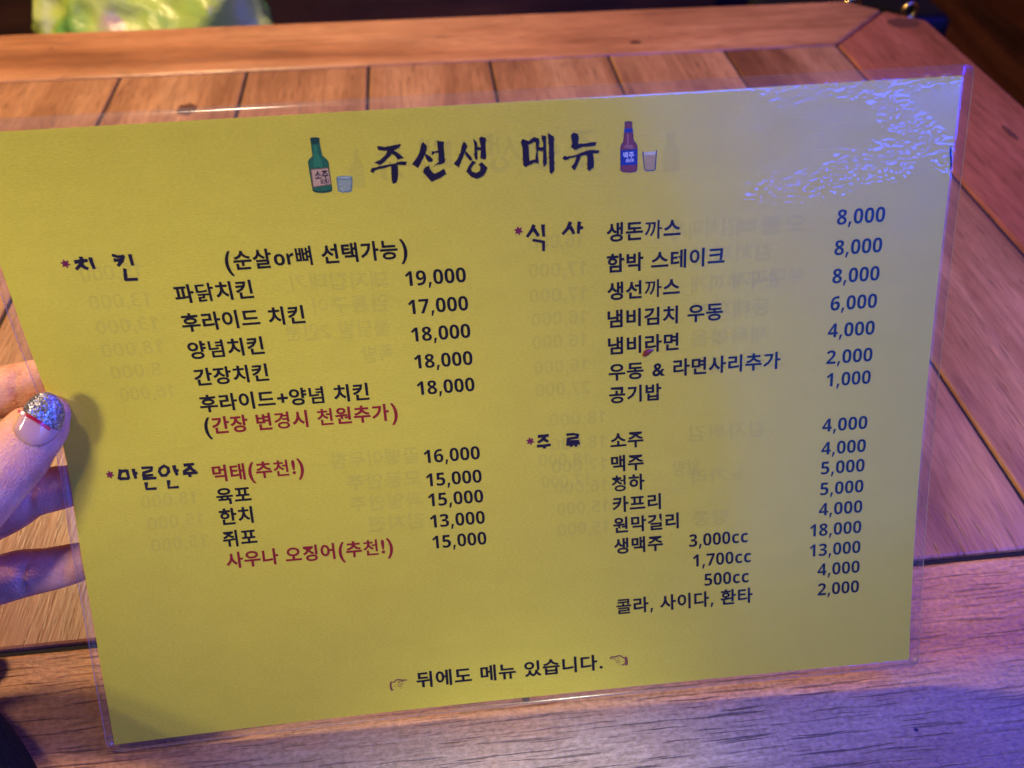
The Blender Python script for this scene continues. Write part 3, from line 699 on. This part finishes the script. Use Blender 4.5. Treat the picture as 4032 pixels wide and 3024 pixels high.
# filled shapes on the card
def shape_data(polys, h, dh=0.012, sub=2.5):
    V, F = [], []
    for n, pl in enumerate(polys):
        tri = tessellate_polygon([[Vector((a, b, 0)) for a, b in pl]])
        b0 = len(V); V += [S(a, b, h + dh * n) for a, b in pl]
        for f in tri: F.append(tuple(b0 + i for i in f))
    return V, F
def shape(name, polys, mat, parent, h=0.10, dh=0.012):
    V, F = shape_data(polys, h, dh)
    return mk(name, V, F, mat, parent)
def rough_edge(pl, amp, spike, rnd):
    out = []
    n = len(pl)
    area2 = sum(pl[i][0] * pl[(i + 1) % n][1] - pl[(i + 1) % n][0] * pl[i][1] for i in range(n))
    sg = 1 if area2 > 0 else -1
    for i in range(n):
        a, b = pl[i], pl[(i + 1) % n]; d = math.hypot(b[0] - a[0], b[1] - a[1])
        out.append(a)
        if d < 0.3: continue
        nx, ny = (b[1] - a[1]) / d * sg, -(b[0] - a[0]) / d * sg
        m = max(1, int(d / 0.7)); k = 1
        while k < m:
            f_ = (k + rnd.uniform(-.2, .2)) / m; j = rnd.uniform(-amp, amp)
            px, py = a[0] + (b[0] - a[0]) * f_, a[1] + (b[1] - a[1]) * f_
            if rnd.random() < 0.22 and spike > 0:
                w = 0.14 / d; q = rnd.uniform(0.5, 1.0) * spike
                for ff, hh_ in ((f_ - w, 0), (f_ - w * .6, q), (f_ + w * .6, q), (f_ + w, 0)):
                    out.append((a[0] + (b[0] - a[0]) * ff + nx * hh_, a[1] + (b[1] - a[1]) * ff + ny * hh_))
            else: out.append((px + nx * j, py + ny * j))
            k += 1
    return out
rnd = random.Random(3)
shape('title', [rough_edge(p, 0.06, 0.42, rnd) for p in TITLE], I_navy, card, 0.10, 0.006)

def stroke(pts, w0, w1, rnd):
    """brush stroke: polyline to a closed outline, with slightly ragged ends"""
    n = len(pts); Lf, Rt_ = [], []
    for i, (x, y) in enumerate(pts):
        a = pts[max(0, i - 1)]; b = pts[min(n - 1, i + 1)]
        d = math.hypot(b[0] - a[0], b[1] - a[1]) or 1
        nx, ny = -(b[1] - a[1]) / d, (b[0] - a[0]) / d
        w = (w0 + (w1 - w0) * i / max(1, n - 1)) / 2 * rnd.uniform(.92, 1.08)
        Lf.append((x + nx * w, y + ny * w)); Rt_.append((x - nx * w, y - ny * w))
    return Lf + Rt_[::-1]
def star(c, r):
    out = []
    for i in range(24):
        a = 2 * math.pi * i / 24 + 0.2
        rr = r * (1.0 if i % 4 in (0, 1) else 0.62)
        out.append((c[0] + rr * math.cos(a), c[1] + rr * math.sin(a)))
    return out
rnd = random.Random(5)
for strokes, c, r in HEADINGS:
    polys = []
    for st in strokes:
        if len(st) > 3:     # turn corners with separate segments so the outline never folds
            for a, b in zip(st, st[1:]):
                dx, dy = b[0] - a[0], b[1] - a[1]; d = math.hypot(dx, dy) or 1
                polys.append(stroke([(a[0] - dx / d * .3, a[1] - dy / d * .3), (b[0] + dx / d * .3, b[1] + dy / d * .3)], 1.0, .95, rnd))
        else: polys.append(stroke(st, 1.2, 0.95, rnd))
    hd = shape('section_heading', polys, I_navy, card, 0.10, 0.004)
    shape('asterisk', [rough_edge(star(c, r), 0.05, 0, rnd)], I_maroon, hd, 0.10)

# small pictures in the title line
g_out = ink('bottle_outline_ink', (0.010, 0.055, 0.022)); g_in = ink('green_bottle_ink', (0.018, 0.125, 0.038)); g_hi = ink('light_green_ink', (0.030, 0.19, 0.055))
tan = ink('label_tan_ink', (0.56, 0.34, 0.14)); tanb = ink('label_border_ink', (0.22, 0.085, 0.03)); dk = ink('dark_brown_ink', (0.05, 0.02, 0.02))
gl1 = ink('glass_outline_ink', (0.14, 0.21, 0.14)); gl2 = ink('glass_fill_ink', (0.29, 0.33, 0.17)); gl3 = ink('glass_rim_ink', (0.36, 0.40, 0.22))
br_o = ink('beer_outline_ink', (0.055, 0.022, 0.04)); br_i = ink('beer_bottle_ink', (0.20, 0.045, 0.04)); blu = ink('blue_label_ink', (0.014, 0.040, 0.20)); wht = ink('white_ink', (0.6, 0.6, 0.62))
br_h = ink('beer_shine_ink', (0.34, 0.14, 0.11)); beer = ink('beer_fill_ink', (0.46, 0.31, 0.10)); foam = ink('foam_ink', (0.58, 0.52, 0.30)); grey = ink('grey_ink', (0.09, 0.10, 0.11))
def shrink(pl, k, c=None):
    cx_ = sum(p[0] for p in pl) / len(pl); cy_ = sum(p[1] for p in pl) / len(pl)
    return [(cx_ + (a - cx_) * k, cy_ + (b - cy_) * k) for a, b in pl]
o = shape('green_bottle_picture', [PICS['soju']], g_out, card)
shape('bottle_glass', [shrink(PICS['soju'], 0.93), ], g_in, o, 0.112)
shape('bottle_shine', [PICS['soju_hi']], g_hi, o, 0.124)
shape('bottle_cap', [PICS['soju_cap']], g_out, o, 0.136)
shape('bottle_label', [PICS['soju_lab']], tanb, o, 0.136)
shape('label_paper', [PICS['soju_lab2']], tan, o, 0.148)
(a0, b0), (a1, b1_) = PICS['soju_t']; printed('label_lettering', '소주', a0 + .1, a1 - .1, b0, dk, o, em=2.9, h=0.23, vslope=b1_ - b0)
(a0, b0), (a1, b1_) = PICS['soju_s']
V3, F3, _ = None, None, None
def latin(name, s, a, b, mat, parent, em, h):
    vs, fs = raw(s, 0.02); x0 = min(v[0] for v in vs); x1 = max(v[0] for v in vs)
    W3 = [S(a[0] + (x - x0) / (x1 - x0) * (b[0] - a[0]), a[1] + (x - x0) / (x1 - x0) * (b[1] - a[1]) - (y - .33) * em, h) for x, y in vs]
    return mk(name, W3, fs, mat, parent)
latin('label_lettering', 'SOJU', PICS['soju_s'][0], PICS['soju_s'][1], dk, o, 1.75, 0.23)
o = shape('small_glass_picture', [PICS['glass']], gl1, card)
shape('glass_body', [shrink(PICS['glass_in'], 0.96)], gl2, o, 0.112)
shape('glass_rim', [PICS['glass_rim']], gl3, o, 0.124)
rnd = random.Random(8)
gc = [(sum(p[0] for p in PICS['glass_in']) / 7 + rnd.uniform(-1.4, 1.4), sum(p[1] for p in PICS['glass_in']) / 7 + rnd.uniform(-1.2, 1.6)) for _ in range(14)]
shape('glass_glint', [[(x - .28, y - .1), (x + .1, y - .22), (x + .3, y + .12), (x - .1, y + .2)] for x, y in gc], gl3, o, 0.124, 0.002)
o = shape('brown_bottle_picture', [PICS['beer']], br_o, card)
shape('bottle_glass', [PICS['beer_in']], br_i, o, 0.112)
bi = PICS['beer_in']; cxm = sum(p[0] for p in bi) / len(bi)
shape('bottle_shine', [[(cxm - .55, bi[4][1] - 2.2), (cxm - .1, bi[4][1] - 2.2), (cxm - .05, bi[4][1] + .8), (cxm - .6, bi[4][1] + .8)], [(cxm - 1.6, bi[6][1] - .3), (cxm - 1.0, bi[6][1] - 1.2), (cxm + 1.2, bi[6][1] - .9), (cxm + 1.5, bi[6][1] + .2)]], br_h, o, 0.124)
shape('bottle_collar', [PICS['beer_col']], blu, o, 0.136)
shape('bottle_label', [PICS['beer_lab']], blu, o, 0.136)
(a0, b0), (a1, b1_) = PICS['beer_t']; printed('label_lettering', '맥주', a0, a1, b0, wht, o, em=2.1, h=0.23, vslope=b1_ - b0)
latin('label_lettering', 'BEER', PICS['beer_s'][0], PICS['beer_s'][1], wht, o, 1.3, 0.23)
o = shape('beer_glass_picture', [PICS['bglass']], grey, card, 0.10)
shape('beer', [PICS['bfill']], beer, o, 0.124); shape('foam', [PICS['bfoam']], foam, o, 0.124)
for key, chp in (('handL', '\u261E'), ('handR', '\u261C')):
    a, b = PICS[key]; latin('pointing_hand_picture', chp, a, b, I_brown, card, 7.0, 0.10)

# the back print shining through the sheet
for s, u0, v0, u1, v1 in GHOST:
    V, F, own = layout(s); x0 = min(a for a, _ in V); x1 = max(a for a, _ in V); V_ = []
    for a, y in V:
        f_ = 1 - (a - x0) / (x1 - x0)
        V_.append(S(u0 + f_ * (u1 - u0), v0 + f_ * (v1 - v0) - (y - .37) * 6.4, 0.05))
    mk('show_through_print', V_, [f[::-1] for f in F], I_ghost, card)
for n_, (s_, u0, u1, vc) in enumerate([("김치찌개", 214, 240, 50.5), ("순두부찌개", 213, 243, 59.8), ("동태찌개", 214, 240, 69), ("제육볶음", 213, 240, 78.4), ("오징어볶음", 213, 246, 88),
        ("18,000", 164, 184, 104), ("18,000", 164, 184, 113), ("17,000", 164, 184, 121.5), ("16,000", 164.5, 184, 129.5), ("15,000", 165, 184, 137.5), ("15,000", 165, 184, 145.5),
        ("골뱅이무침", 88, 118, 113), ("모둠안주", 92, 118, 121.5), ("과일안주", 92, 118, 129.5), ("김치전", 98, 118, 137.5), ("18,000", 22, 41, 121.5), ("15,000", 23, 42, 129.5), ("15,000", 23, 42, 137.5),
        ("감자튀김", 213, 240, 113), ("노가리", 214, 233, 129.5), ("땅콩", 214, 227, 145.5)]):
    printed('show_through_print', s_, u0, u1, vc, I_ghost, card, em=6.4, h=0.05, mirror=True)
shape('show_through_print', [[(297.0 - a, b - 1.0) for a, b in p][::-1] for p in TITLE], I_ghost, card, 0.045, 0.0006)
for key in ('gbottle', 'gbottle2'): shape('show_through_print', [PICS[key]], I_ghost, card, 0.05)
# dried red fleck stuck to the film and a torn dark nick at the right edge
st = PICS['stain']
sv = [S(a, b, 0.42) for a, b in st]; cxs = (sum(p[0] for p in st) / len(st), sum(p[1] for p in st) / len(st)); sv.append(S(cxs[0], cxs[1], 0.85))
mk('food_fleck', sv, [(i, (i + 1) % len(st), len(st)) for i in range(len(st))], plain('dried_sauce', (0.20, 0.030, 0.012), 0.3, 0.5), card, smooth=True)
shape('dark_nick', [[(a, b) for a, b in PICS['scuff']]], I_black, card, 0.11)

# ---------------------------------------------------------------- the hand holding the card
P0 = S(4, 112); PN = (S(5, 112) - S(3, 112)).cross(S(4, 113) - S(4, 111)).normalized()
CAMP = Vector((0, 0, CAM_H))
if PN.dot(CAMP - P0) < 0: PN = -PN
def pick(px, py, h):
    """place on the ray of a photo point, h millimetres in front of (behind, if negative) the plane of the card's left edge"""
    d = TRt @ Vector(((px - 2016) / CARD_F, (py - 1512) / CARD_F, 1.0))
    q = P0 + PN * (h / 1000)
    return CAMP + d * ((q - CAMP).dot(PN) / d.dot(PN))
def tube(pts, n=20, sub=5):
    """pts: (position, half width, half thickness) in metres; thickness runs along the card normal"""
    P = [Vector(p[0]) for p in pts]; W = [p[1] for p in pts]; H = [p[2] for p in pts]
    C, CW, CH = [], [], []
    def cat(a, b, c, d, f): return 0.5 * ((2 * b) + (-a + c) * f + (2 * a - 5 * b + 4 * c - d) * f * f + (-a + 3 * b - 3 * c + d) * f ** 3)
    m = len(P)
    for i in range(m - 1):
        i0, i3 = max(0, i - 1), min(m - 1, i + 2)
        for k in range(sub):
            f = k / sub
            C.append(cat(P[i0], P[i], P[i + 1], P[i3], f)); CW.append(cat(W[i0], W[i], W[i + 1], W[i3], f)); CH.append(cat(H[i0], H[i], H[i + 1], H[i3], f))
    C.append(P[-1]); CW.append(W[-1]); CH.append(H[-1])
    V, F = [], []
    rings = []
    def ring(c, t_, w, h):
        side = t_.cross(PN).normalized(); up = side.cross(t_).normalized()
        b = len(V)
        for k in range(n):
            a = 2 * math.pi * k / n
            V.append(c + side * (w * math.cos(a)) + up * (h * math.sin(a)))
        rings.append(b)
    T0 = (C[0] - C[1]).normalized(); T1 = (C[-1] - C[-2]).normalized()
    for a in (80, 60, 38, 18):
        s = math.sin(math.radians(a)); c_ = math.cos(math.radians(a)); ring(C[0] + T0 * (s * CW[0]), -T0, CW[0] * c_, CH[0] * c_)
    for i in range(len(C)):
        t_ = (C[min(i + 1, len(C) - 1)] - C[max(0, i - 1)]).normalized(); ring(C[i], t_, CW[i], CH[i])
    for a in (18, 38, 60, 80):
        s = math.sin(math.radians(a)); c_ = math.cos(math.radians(a)); ring(C[-1] + T1 * (s * CW[-1]), T1, CW[-1] * c_, CH[-1] * c_)
    for a, b in zip(rings, rings[1:]):
        for k in range(n): F.append((a + k, a + (k + 1) % n, b + (k + 1) % n, b + k))
    F.append(tuple(rings[0] + k for k in range(n - 1, -1, -1))); F.append(tuple(rings[-1] + k for k in range(n)))
    return V, F, C
mm = 0.001
def ch(*js): return [(pick(x, y, h), w * mm, t_ * mm) for x, y, h, w, t_ in js]
thumb = ch((190, 1634, 6.6, 6.9, 5.2), (174, 1660, 7.4, 8.5, 6.6), (140, 1697, 8.6, 9.5, 7.8), (100, 1742, 10.0, 9.9, 8.4), (60, 1796, 11.5, 10.6, 9.2), (-20, 1890, 15, 10.4, 9.6), (-130, 2010, 19, 11.0, 10.5), (-330, 2190, 22, 14, 13), (-620, 2450, 14, 18, 16))
index = ch((235, 1478, -8.2, 6.2, 5.6), (175, 1496, -8.9, 7.6, 7.0), (90, 1524, -9.6, 8.6, 8.0), (0, 1546, -11.5, 8.9, 8.6), (-110, 1580, -14.5, 9.4, 9), (-330, 1700, -12, 10, 10), (-640, 1900, -2, 12, 12))
middle = ch((345, 1902, -7.6, 6.0, 5.4), (290, 1911, -8.4, 7.2, 6.8), (205, 1926, -9.2, 8.0, 7.8), (120, 1950, -9.8, 8.1, 8.0), (50, 1988, -11.5, 8.9, 8.6), (-50, 2040, -14.5, 9.0, 9), (-330, 2130, -12, 10, 10), (-680, 2140, -2, 12, 12))
ring_f = ch((400, 2196, -7.4, 5.6, 5.0), (345, 2204, -8.2, 6.6, 6.2), (265, 2225, -8.8, 7.4, 7.2), (170, 2246, -9.3, 7.9, 7.8), (90, 2258, -10.5, 8.7, 8.3), (0, 2282, -12.8, 9.0, 8.8), (-140, 2320, -14, 9.3, 9), (-400, 2360, -11, 10, 10), (-720, 2360, -2, 11.5, 12))
pinky = ch((-120, 2400, -30, 5.4, 5), (-190, 2420, -29, 6.8, 6.4), (-300, 2440, -26, 7.4, 7.2), (-470, 2470, -18, 8.4, 8.2), (-740, 2500, -2, 10.5, 11))
palm = ch((-650, 1960, 0, 16, 13), (-700, 2200, 0, 18, 14), (-740, 2500, 2, 17, 14))
palm2 = ch((-620, 2440, 10, 18, 15), (-820, 2500, 4, 24, 16), (-950, 2700, 4, 26, 18))
wrist = ch((-760, 2350, 2, 26, 16), (-930, 2600, 4, 28, 19), (-1000, 2950, 8, 29, 21))
V, F = [], []
for c in (thumb, index, middle, ring_f, pinky, palm, palm2, wrist):
    v, f, _ = tube(c); b = len(V); V += v; F += [tuple(b + i for i in q) for q in f]

t = NT('skin')
oc = t.n('ShaderNodeTexCoord').outputs['Object']
n1 = t.noise(oc, 90, 4, 0.6); n2 = t.noise(oc, 900, 3, 0.6); n3 = t.noise(t.mapping(oc, (1, 1, 1)), 2600, 2, 0.5)
sc = t.ramp(n1, [(0.3, (0.50, 0.20, 0.12)), (0.5, (0.63, 0.29, 0.18)), (0.7, (0.69, 0.37, 0.24))])
sc = t.mix(0.5, sc, t.ramp(n2, [(0.3, (0.85, 0.8, 0.8)), (0.7, (1.1, 1.1, 1.1))]), 'MULTIPLY')
vs_ = t.n('ShaderNodeTexVoronoi', feature='DISTANCE_TO_EDGE'); t.l(oc, vs_.inputs['Vector']); vs_.inputs['Scale'].default_value = 850
sb = t.bump(t.math('ADD', t.math('MULTIPLY', n2, 0.8), t.math('ADD', t.math('MULTIPLY', n3, 0.4), t.math('MULTIPLY', vs_.outputs['Distance'], 0.7))), 0.7, 0.0005)
nd = t.n('ShaderNodeBsdfPrincipled')
t.l(sc, nd.inputs['Base Color']); nd.inputs['Roughness'].default_value = 0.46; nd.inputs['Specular IOR Level'].default_value = 0.4
nd.inputs['Subsurface Weight'].default_value = 0.25; nd.inputs['Subsurface Radius'].default_value = (0.004, 0.0015, 0.0008); nd.inputs['Subsurface Scale'].default_value = 1.0
t.l(sb, nd.inputs['Normal'])
M_skin = t.done(nd.outputs[0])

hand_raw = mk('person', V, F, M_skin, None, loc=pick(-900, 2600, 0))
md = hand_raw.modifiers.new('remesh', 'REMESH'); md.mode = 'VOXEL'; md.voxel_size = 0.0009; md.use_smooth_shade = True
md = hand_raw.modifiers.new('smooth', 'SMOOTH'); md.factor = 0.5; md.iterations = 7
dg = bpy.context.evaluated_depsgraph_get()
me = bpy.data.meshes.new_from_object(hand_raw.evaluated_get(dg))
hand_raw.modifiers.clear(); old = hand_raw.data; hand_raw.data = me; bpy.data.meshes.remove(old)
if not me.materials: me.materials.append(M_skin)
for p_ in me.polygons: p_.use_smooth = True
person = hand_raw
tag(person, 'left hand of a person in a black sleeve pinching the menu by its left edge', 'person')
# skin creases at the thumb joint and finger joints: pressed in along short arcs
def crease(a, b, w, depth):
    a, b = a - person.location, b - person.location
    ab = b - a; L2 = ab.dot(ab)
    for vtx in me.vertices:
        d = vtx.co - a; f = max(0, min(1, d.dot(ab) / L2)); q = a + ab * f
        r = (vtx.co - q).length
        if r < 3 * w: vtx.co -= vtx.normal * depth * math.exp(-(r / w) ** 2)
for (x0, y0, h0), (x1, y1, h1) in (((20, 1730, 20), (105, 1835, 20)), ((8, 1752, 20.5), (88, 1850, 20.5)), ((-6, 1774, 21), (70, 1866, 21))):
    crease(pick(x0, y0, h0), pick(x1, y1, h1), 0.0011, 0.00045)
for (x0, y0, h0), (x1, y1, h1) in (((40, 1450, -2.5), (70, 1600, -2.5)), ((52, 1448, -2.5), (80, 1596, -2.5)), ((114, 1870, -2), (106, 2030, -2)), ((84, 2175, -2.5), (78, 2335, -2.5)), ((128, 1870, -2), (118, 2030, -2)), ((100, 2175, -2.5), (92, 2335, -2.5)), ((262, 2150, -2), (250, 2300, -2))):
    crease(pick(x0, y0, h0), pick(x1, y1, h1), 0.0013, 0.0006)

# thumb nail with a glitter tip and a thin red line
from mathutils.bvhtree import BVHTree
bvh = BVHTree.FromObject(person, bpy.context.evaluated_depsgraph_get())
def on_skin(px, py, lift):
    o_ = CAMP - person.location
    d = (TRt @ Vector(((px - 2016) / CARD_F, (py - 1512) / CARD_F, 1.0))).normalized()
    hit = bvh.ray_cast(o_, d)
    if hit[0] is None: return None
    return hit[0] + person.location, hit[1], d
nail_out = [(92, 1742), (60, 1712), (52, 1690), (70, 1650), (92, 1612), (118, 1578), (146, 1556), (180, 1549), (212, 1562), (236, 1592), (246, 1630), (238, 1668), (222, 1702), (196, 1732), (160, 1752), (124, 1755)]
nc = (150, 1655)
def nail_point(f, a):   # radial position inside the outline
    n = len(nail_out); k = a * n; i = int(k) % n; g = k - int(k)
    ex = nail_out[i][0] * (1 - g) + nail_out[(i + 1) % n][0] * g; ey = nail_out[i][1] * (1 - g) + nail_out[(i + 1) % n][1] * g
    return nc[0] + (ex - nc[0]) * f, nc[1] + (ey - nc[1]) * f
axis = (pick(188, 1580, 10) - pick(110, 1740, 13)).normalized()
NAX0 = pick(150, 1660, 8.2)
def nail_surf(px, py):
    """gently arched plate over the thumb back: a cylinder about the thumb axis"""
    o_ = CAMP; d = (TRt @ Vector(((px - 2016) / CARD_F, (py - 1512) / CARD_F, 1.0))).normalized()
    rad = 0.0122; cen = NAX0 - PN * 0.0033
    # intersect the ray with the cylinder
    w0 = o_ - cen; dp = d - axis * d.dot(axis); wp = w0 - axis * w0.dot(axis)
    A = dp.dot(dp); B = 2 * dp.dot(wp); Cc = wp.dot(wp) - rad * rad
    disc = max(0.0, B * B - 4 * A * Cc)
    return o_ + d * ((-B - math.sqrt(disc)) / (2 * A))
def nail_patch(name, inside, mat, parent, lift, n1=16, n2=64):
    V, F = [], []
    idx = {}
    for i in range(n1 + 1):
        for k in range(n2):
            px, py = nail_point(i / n1, k / n2); q = nail_surf(px, py)
            e = (i / n1) ** 6 * 0.0012
            V.append(q - PN * e + PN * lift); idx[i, k] = (px, py)
    for i in range(n1):
        for k in range(n2):
            k2 = (k + 1) % n2
            c = [idx[i, k], idx[i + 1, k], idx[i + 1, k2], idx[i, k2]]
            mx, my = sum(p[0] for p in c) / 4, sum(p[1] for p in c) / 4
            if inside(mx, my): F.append((i * n2 + k, (i + 1) * n2 + k, (i + 1) * n2 + k2, i * n2 + k2))
    o = mk(name, V, F, mat, parent, smooth=True)
    sol = o.modifiers.new('thickness', 'SOLIDIFY'); sol.thickness = 0.0007; sol.offset = -1
    return o
# line from (86,1617) to (202,1686): the tip lies above it
def above(x, y): return (y - 1617) * (202 - 86) - (x - 86) * (1686 - 1617)
t = NT('nail_gel'); nd = t.n('ShaderNodeBsdfPrincipled'); nd.inputs['Base Color'].default_value = (0.52, 0.28, 0.23, 1); nd.inputs['Roughness'].default_value = 0.12
nd.inputs['Coat Weight'].default_value = 0.35; nd.inputs['Coat Roughness'].default_value = 0.05
oc = t.n('ShaderNodeTexCoord').outputs['Object']; t.l(t.bump(t.noise(oc, 350, 3, 0.6), 0.25, 0.0004), nd.inputs['Normal'])
M_gel = t.done(nd.outputs[0])
t = NT('glitter_polish'); oc = t.n('ShaderNodeTexCoord').outputs['Object']
vo = t.n('ShaderNodeTexVoronoi'); t.l(oc, vo.inputs['Vector']); vo.inputs['Scale'].default_value = 2300
nm = t.n('ShaderNodeVectorMath', operation='SUBTRACT'); t.l(vo.outputs['Color'], nm.inputs[0]); nm.inputs[1].default_value = (0.5, 0.5, 0.5)
geo = t.n('ShaderNodeNewGeometry'); sc_ = t.n('ShaderNodeVectorMath', operation='SCALE'); t.l(nm.outputs[0], sc_.inputs[0]); sc_.inputs['Scale'].default_value = 0.6
ad = t.n('ShaderNodeVectorMath', operation='ADD'); t.l(geo.outputs['Normal'], ad.inputs[0]); t.l(sc_.outputs[0], ad.inputs[1])
nn = t.n('ShaderNodeVectorMath', operation='NORMALIZE'); t.l(ad.outputs[0], nn.inputs[0])
sep = t.n('ShaderNodeSeparateXYZ'); t.l(vo.outputs['Color'], sep.inputs[0])
gcol = t.ramp(sep.outputs[0], [(0.0, (0.16, 0.13, 0.12)), (0.7, (0.28, 0.24, 0.23)), (1.0, (0.62, 0.58, 0.56))])
nd = t.n('ShaderNodeBsdfPrincipled'); t.l(gcol, nd.inputs['Base Color']); nd.inputs['Metallic'].default_value = 0.75; nd.inputs['Roughness'].default_value = 0.38; t.l(nn.outputs[0], nd.inputs['Normal'])
nd.inputs['Coat Weight'].default_value = 0.5
M_glit = t.done(nd.outputs[0])
nail = nail_patch('thumb_nail', lambda x, y: True, M_gel, person, 0.0)
nail_patch('glitter_tip', lambda x, y: above(x, y) < -300, M_glit, nail, 0.00035)
def stripe():
    V, F = [], []; n = 24
    for i in range(n + 1):
        f = i / n; x = 80 + (206 - 80) * f; y = 1614 + (1688 - 1614) * f - 10 * math.sin(math.pi * f) * 0.4
        for s in (-6.5, 6.5):
            dx, dy = 74 / 146, -126 / 146
            V.append(nail_surf(x + dx * s * -1, y + dy * s * -1) + PN * 0.0013)
    for i in range(n): F.append((2 * i, 2 * i + 1, 2 * i + 3, 2 * i + 2))
    mk('red_stripe', V, F, plain('red_polish', (0.42, 0.008, 0.02), 0.2, 0.5), nail, smooth=True)
stripe()

# black sleeve at the wrist
t = NT('black_wool'); oc = t.n('ShaderNodeTexCoord').outputs['Object']
M_wool = t.done(t.bsdf(t.ramp(t.noise(oc, 600, 4, 0.7), [(0.3, (0.004, 0.004, 0.005)), (0.7, (0.016, 0.015, 0.017))]), 0.9, 0.1, t.bump(t.noise(oc, 500, 4, 0.7), 0.8, 0.002)))
sl = ch((-830, 2640, 4, 34, 28), (-640, 2900, 14, 36, 31), (-430, 3200, 30, 40, 35), (-300, 3700, 55, 44, 40))
v, f, _ = tube(sl, 40, 8)
so = mk('sleeve', v, f, M_wool, person, smooth=True)

# ---------------------------------------------------------------- bags on the bench behind the table
def crumpled(name, c, sx, sy, sz, seed, mat, parent=None, nseg=60):
    from mathutils import noise as mn
    V, F = [], []
    nu, nv = nseg * 2, nseg
    for j in range(nv + 1):
        th = math.pi * j / nv
        for i in range(nu):
            ph = 2 * math.pi * i / nu
            d = Vector((math.sin(th) * math.cos(ph), math.sin(th) * math.sin(ph), math.cos(th)))
            # squarish sack
            q = Vector([math.copysign(abs(a) ** 0.62, a) for a in d])
            p = Vector((q.x * sx / 2, q.y * sy / 2, q.z * sz / 2))
            n = 0
            s = p * 9 + Vector((seed, seed * 2, 0))
            n += 0.020 * (1 - abs(mn.noise(s)) * 2.4)
            n += 0.011 * (1 - abs(mn.noise(s * 2.1 + Vector((5, 1, 2)))) * 2.4)
            n += 0.005 * (1 - abs(mn.noise(s * 4.7)) * 2.2)
            gather = max(0.0, q.z - 0.35)
            p.x *= 1 - 0.25 * gather; p.y *= 1 - 0.5 * gather
            V.append(Vector(c) + p + d * n)
    for j in range(nv):
        for i in range(nu):
            a = j * nu + i; b = j * nu + (i + 1) % nu
            F.append((a, a + nu, b + nu, b))
    return mk(name, V, F, mat, parent, smooth=True, loc=(c[0], c[1], c[2] - sz / 2))
t = NT('printed_plastic'); oc = t.n('ShaderNodeTexCoord').outputs['Object']
n1 = t.noise(t.mapping(oc, (9, 9, 6)), 1.0, 2, 0.5, 0.8); n2 = t.noise(t.mapping(oc, (14, 14, 9), (3, 1, 7)), 1.0, 2, 0.5, 0.6)
c1 = t.ramp(n1, [(0.32, (0.16, 0.42, 0.10)), (0.42, (0.46, 0.62, 0.10)), (0.56, (0.62, 0.70, 0.18)), (0.68, (0.66, 0.72, 0.42))])
c1 = t.mix(t.ramp(n2, [(0.62, (0, 0, 0)), (0.68, (0.7, 0.7, 0.7))]), c1, (0.60, 0.30, 0.34))
c1 = t.mix(t.ramp(n2, [(0.26, (0.8, 0.8, 0.8)), (0.36, (0, 0, 0))]), c1, (0.70, 0.76, 0.62))
cr = t.noise(t.mapping(oc, (22, 22, 30)), 1.0, 5, 0.6, 1.0)
bs = t.bsdf(c1, 0.28, 0.5, t.bump(cr, 0.8, 0.006)); tl = t.n('ShaderNodeBsdfTranslucent'); t.l(c1, tl.inputs[0])
mx = t.n('ShaderNodeMixShader'); mx.inputs[0].default_value = 0.3; t.l(bs, mx.inputs[1]); t.l(tl.outputs[0], mx.inputs[2])
M_bag = t.done(mx.outputs[0])
bag = crumpled('plastic_bag', (-0.300, 0.95, -0.135), 0.215, 0.15, 0.27, 4.3, M_bag)
tag(bag, 'yellow green printed plastic bag standing on the bench behind the table', 'bag')

hb = empty('handbag', (0.50, 0.93, -0.27))
tag(hb, 'small black handbag with gold clasps beyond the clipped table corner', 'bag')
M_leather = plain('black_leather', (0.006, 0.006, 0.007), 0.5, 0.3)
M_gold = plain('gold_metal', (0.85, 0.55, 0.16), 0.25, 0.5, Metallic=1.0)
v, f = boxv(0.40, 0.62, 0.88, 0.98, -0.27, -0.075)
bevel(mk('body', v, f, M_leather, hb, loc=(0.5, 0.93, -0.2)), 0.012, 3)
def torus(name, c, R_, r_, mat, parent, nx=(1, 0, 0), ny=(0, 0, 1)):
    V, F = [], []; n, m = 28, 8; nx = Vector(nx); ny = Vector(ny); nz = nx.cross(ny)
    for i in range(n):
        a = 2 * math.pi * i / n; e = nx * math.cos(a) + ny * math.sin(a)
        for k in range(m):
            b = 2 * math.pi * k / m; V.append(Vector(c) + e * (R_ + r_ * math.cos(b)) + nz * (r_ * math.sin(b)))
    for i in range(n):
        for k in range(m): F.append((i * m + k, ((i + 1) % n) * m + k, ((i + 1) % n) * m + (k + 1) % m, i * m + (k + 1) % m))
    return mk(name, V, F, mat, parent, smooth=True)
torus('clasp_ring', (0.482, 0.872, -0.055), 0.009, 0.0025, M_gold, hb)
torus('clasp_ring', (0.553, 0.872, -0.062), 0.008, 0.0025, M_gold, hb)
V, F = [], []
for i in range(25):
    a = math.pi * i / 24; c = Vector((0.515 - 0.045 * math.cos(a), 0.88, -0.075 + 0.11 * math.sin(a)))
    for dx, dy in ((-.006, -.003), (.006, -.003), (.006, .003), (-.006, .003)): V.append(c + Vector((dx * math.cos(a), dy, dx * math.sin(a))))
for i in range(24):
    for k in range(4): F.append((4 * i + k, 4 * i + (k + 1) % 4, 4 * i + 4 + (k + 1) % 4, 4 * i + 4 + k))
mk('strap', V, F, M_leather, hb)
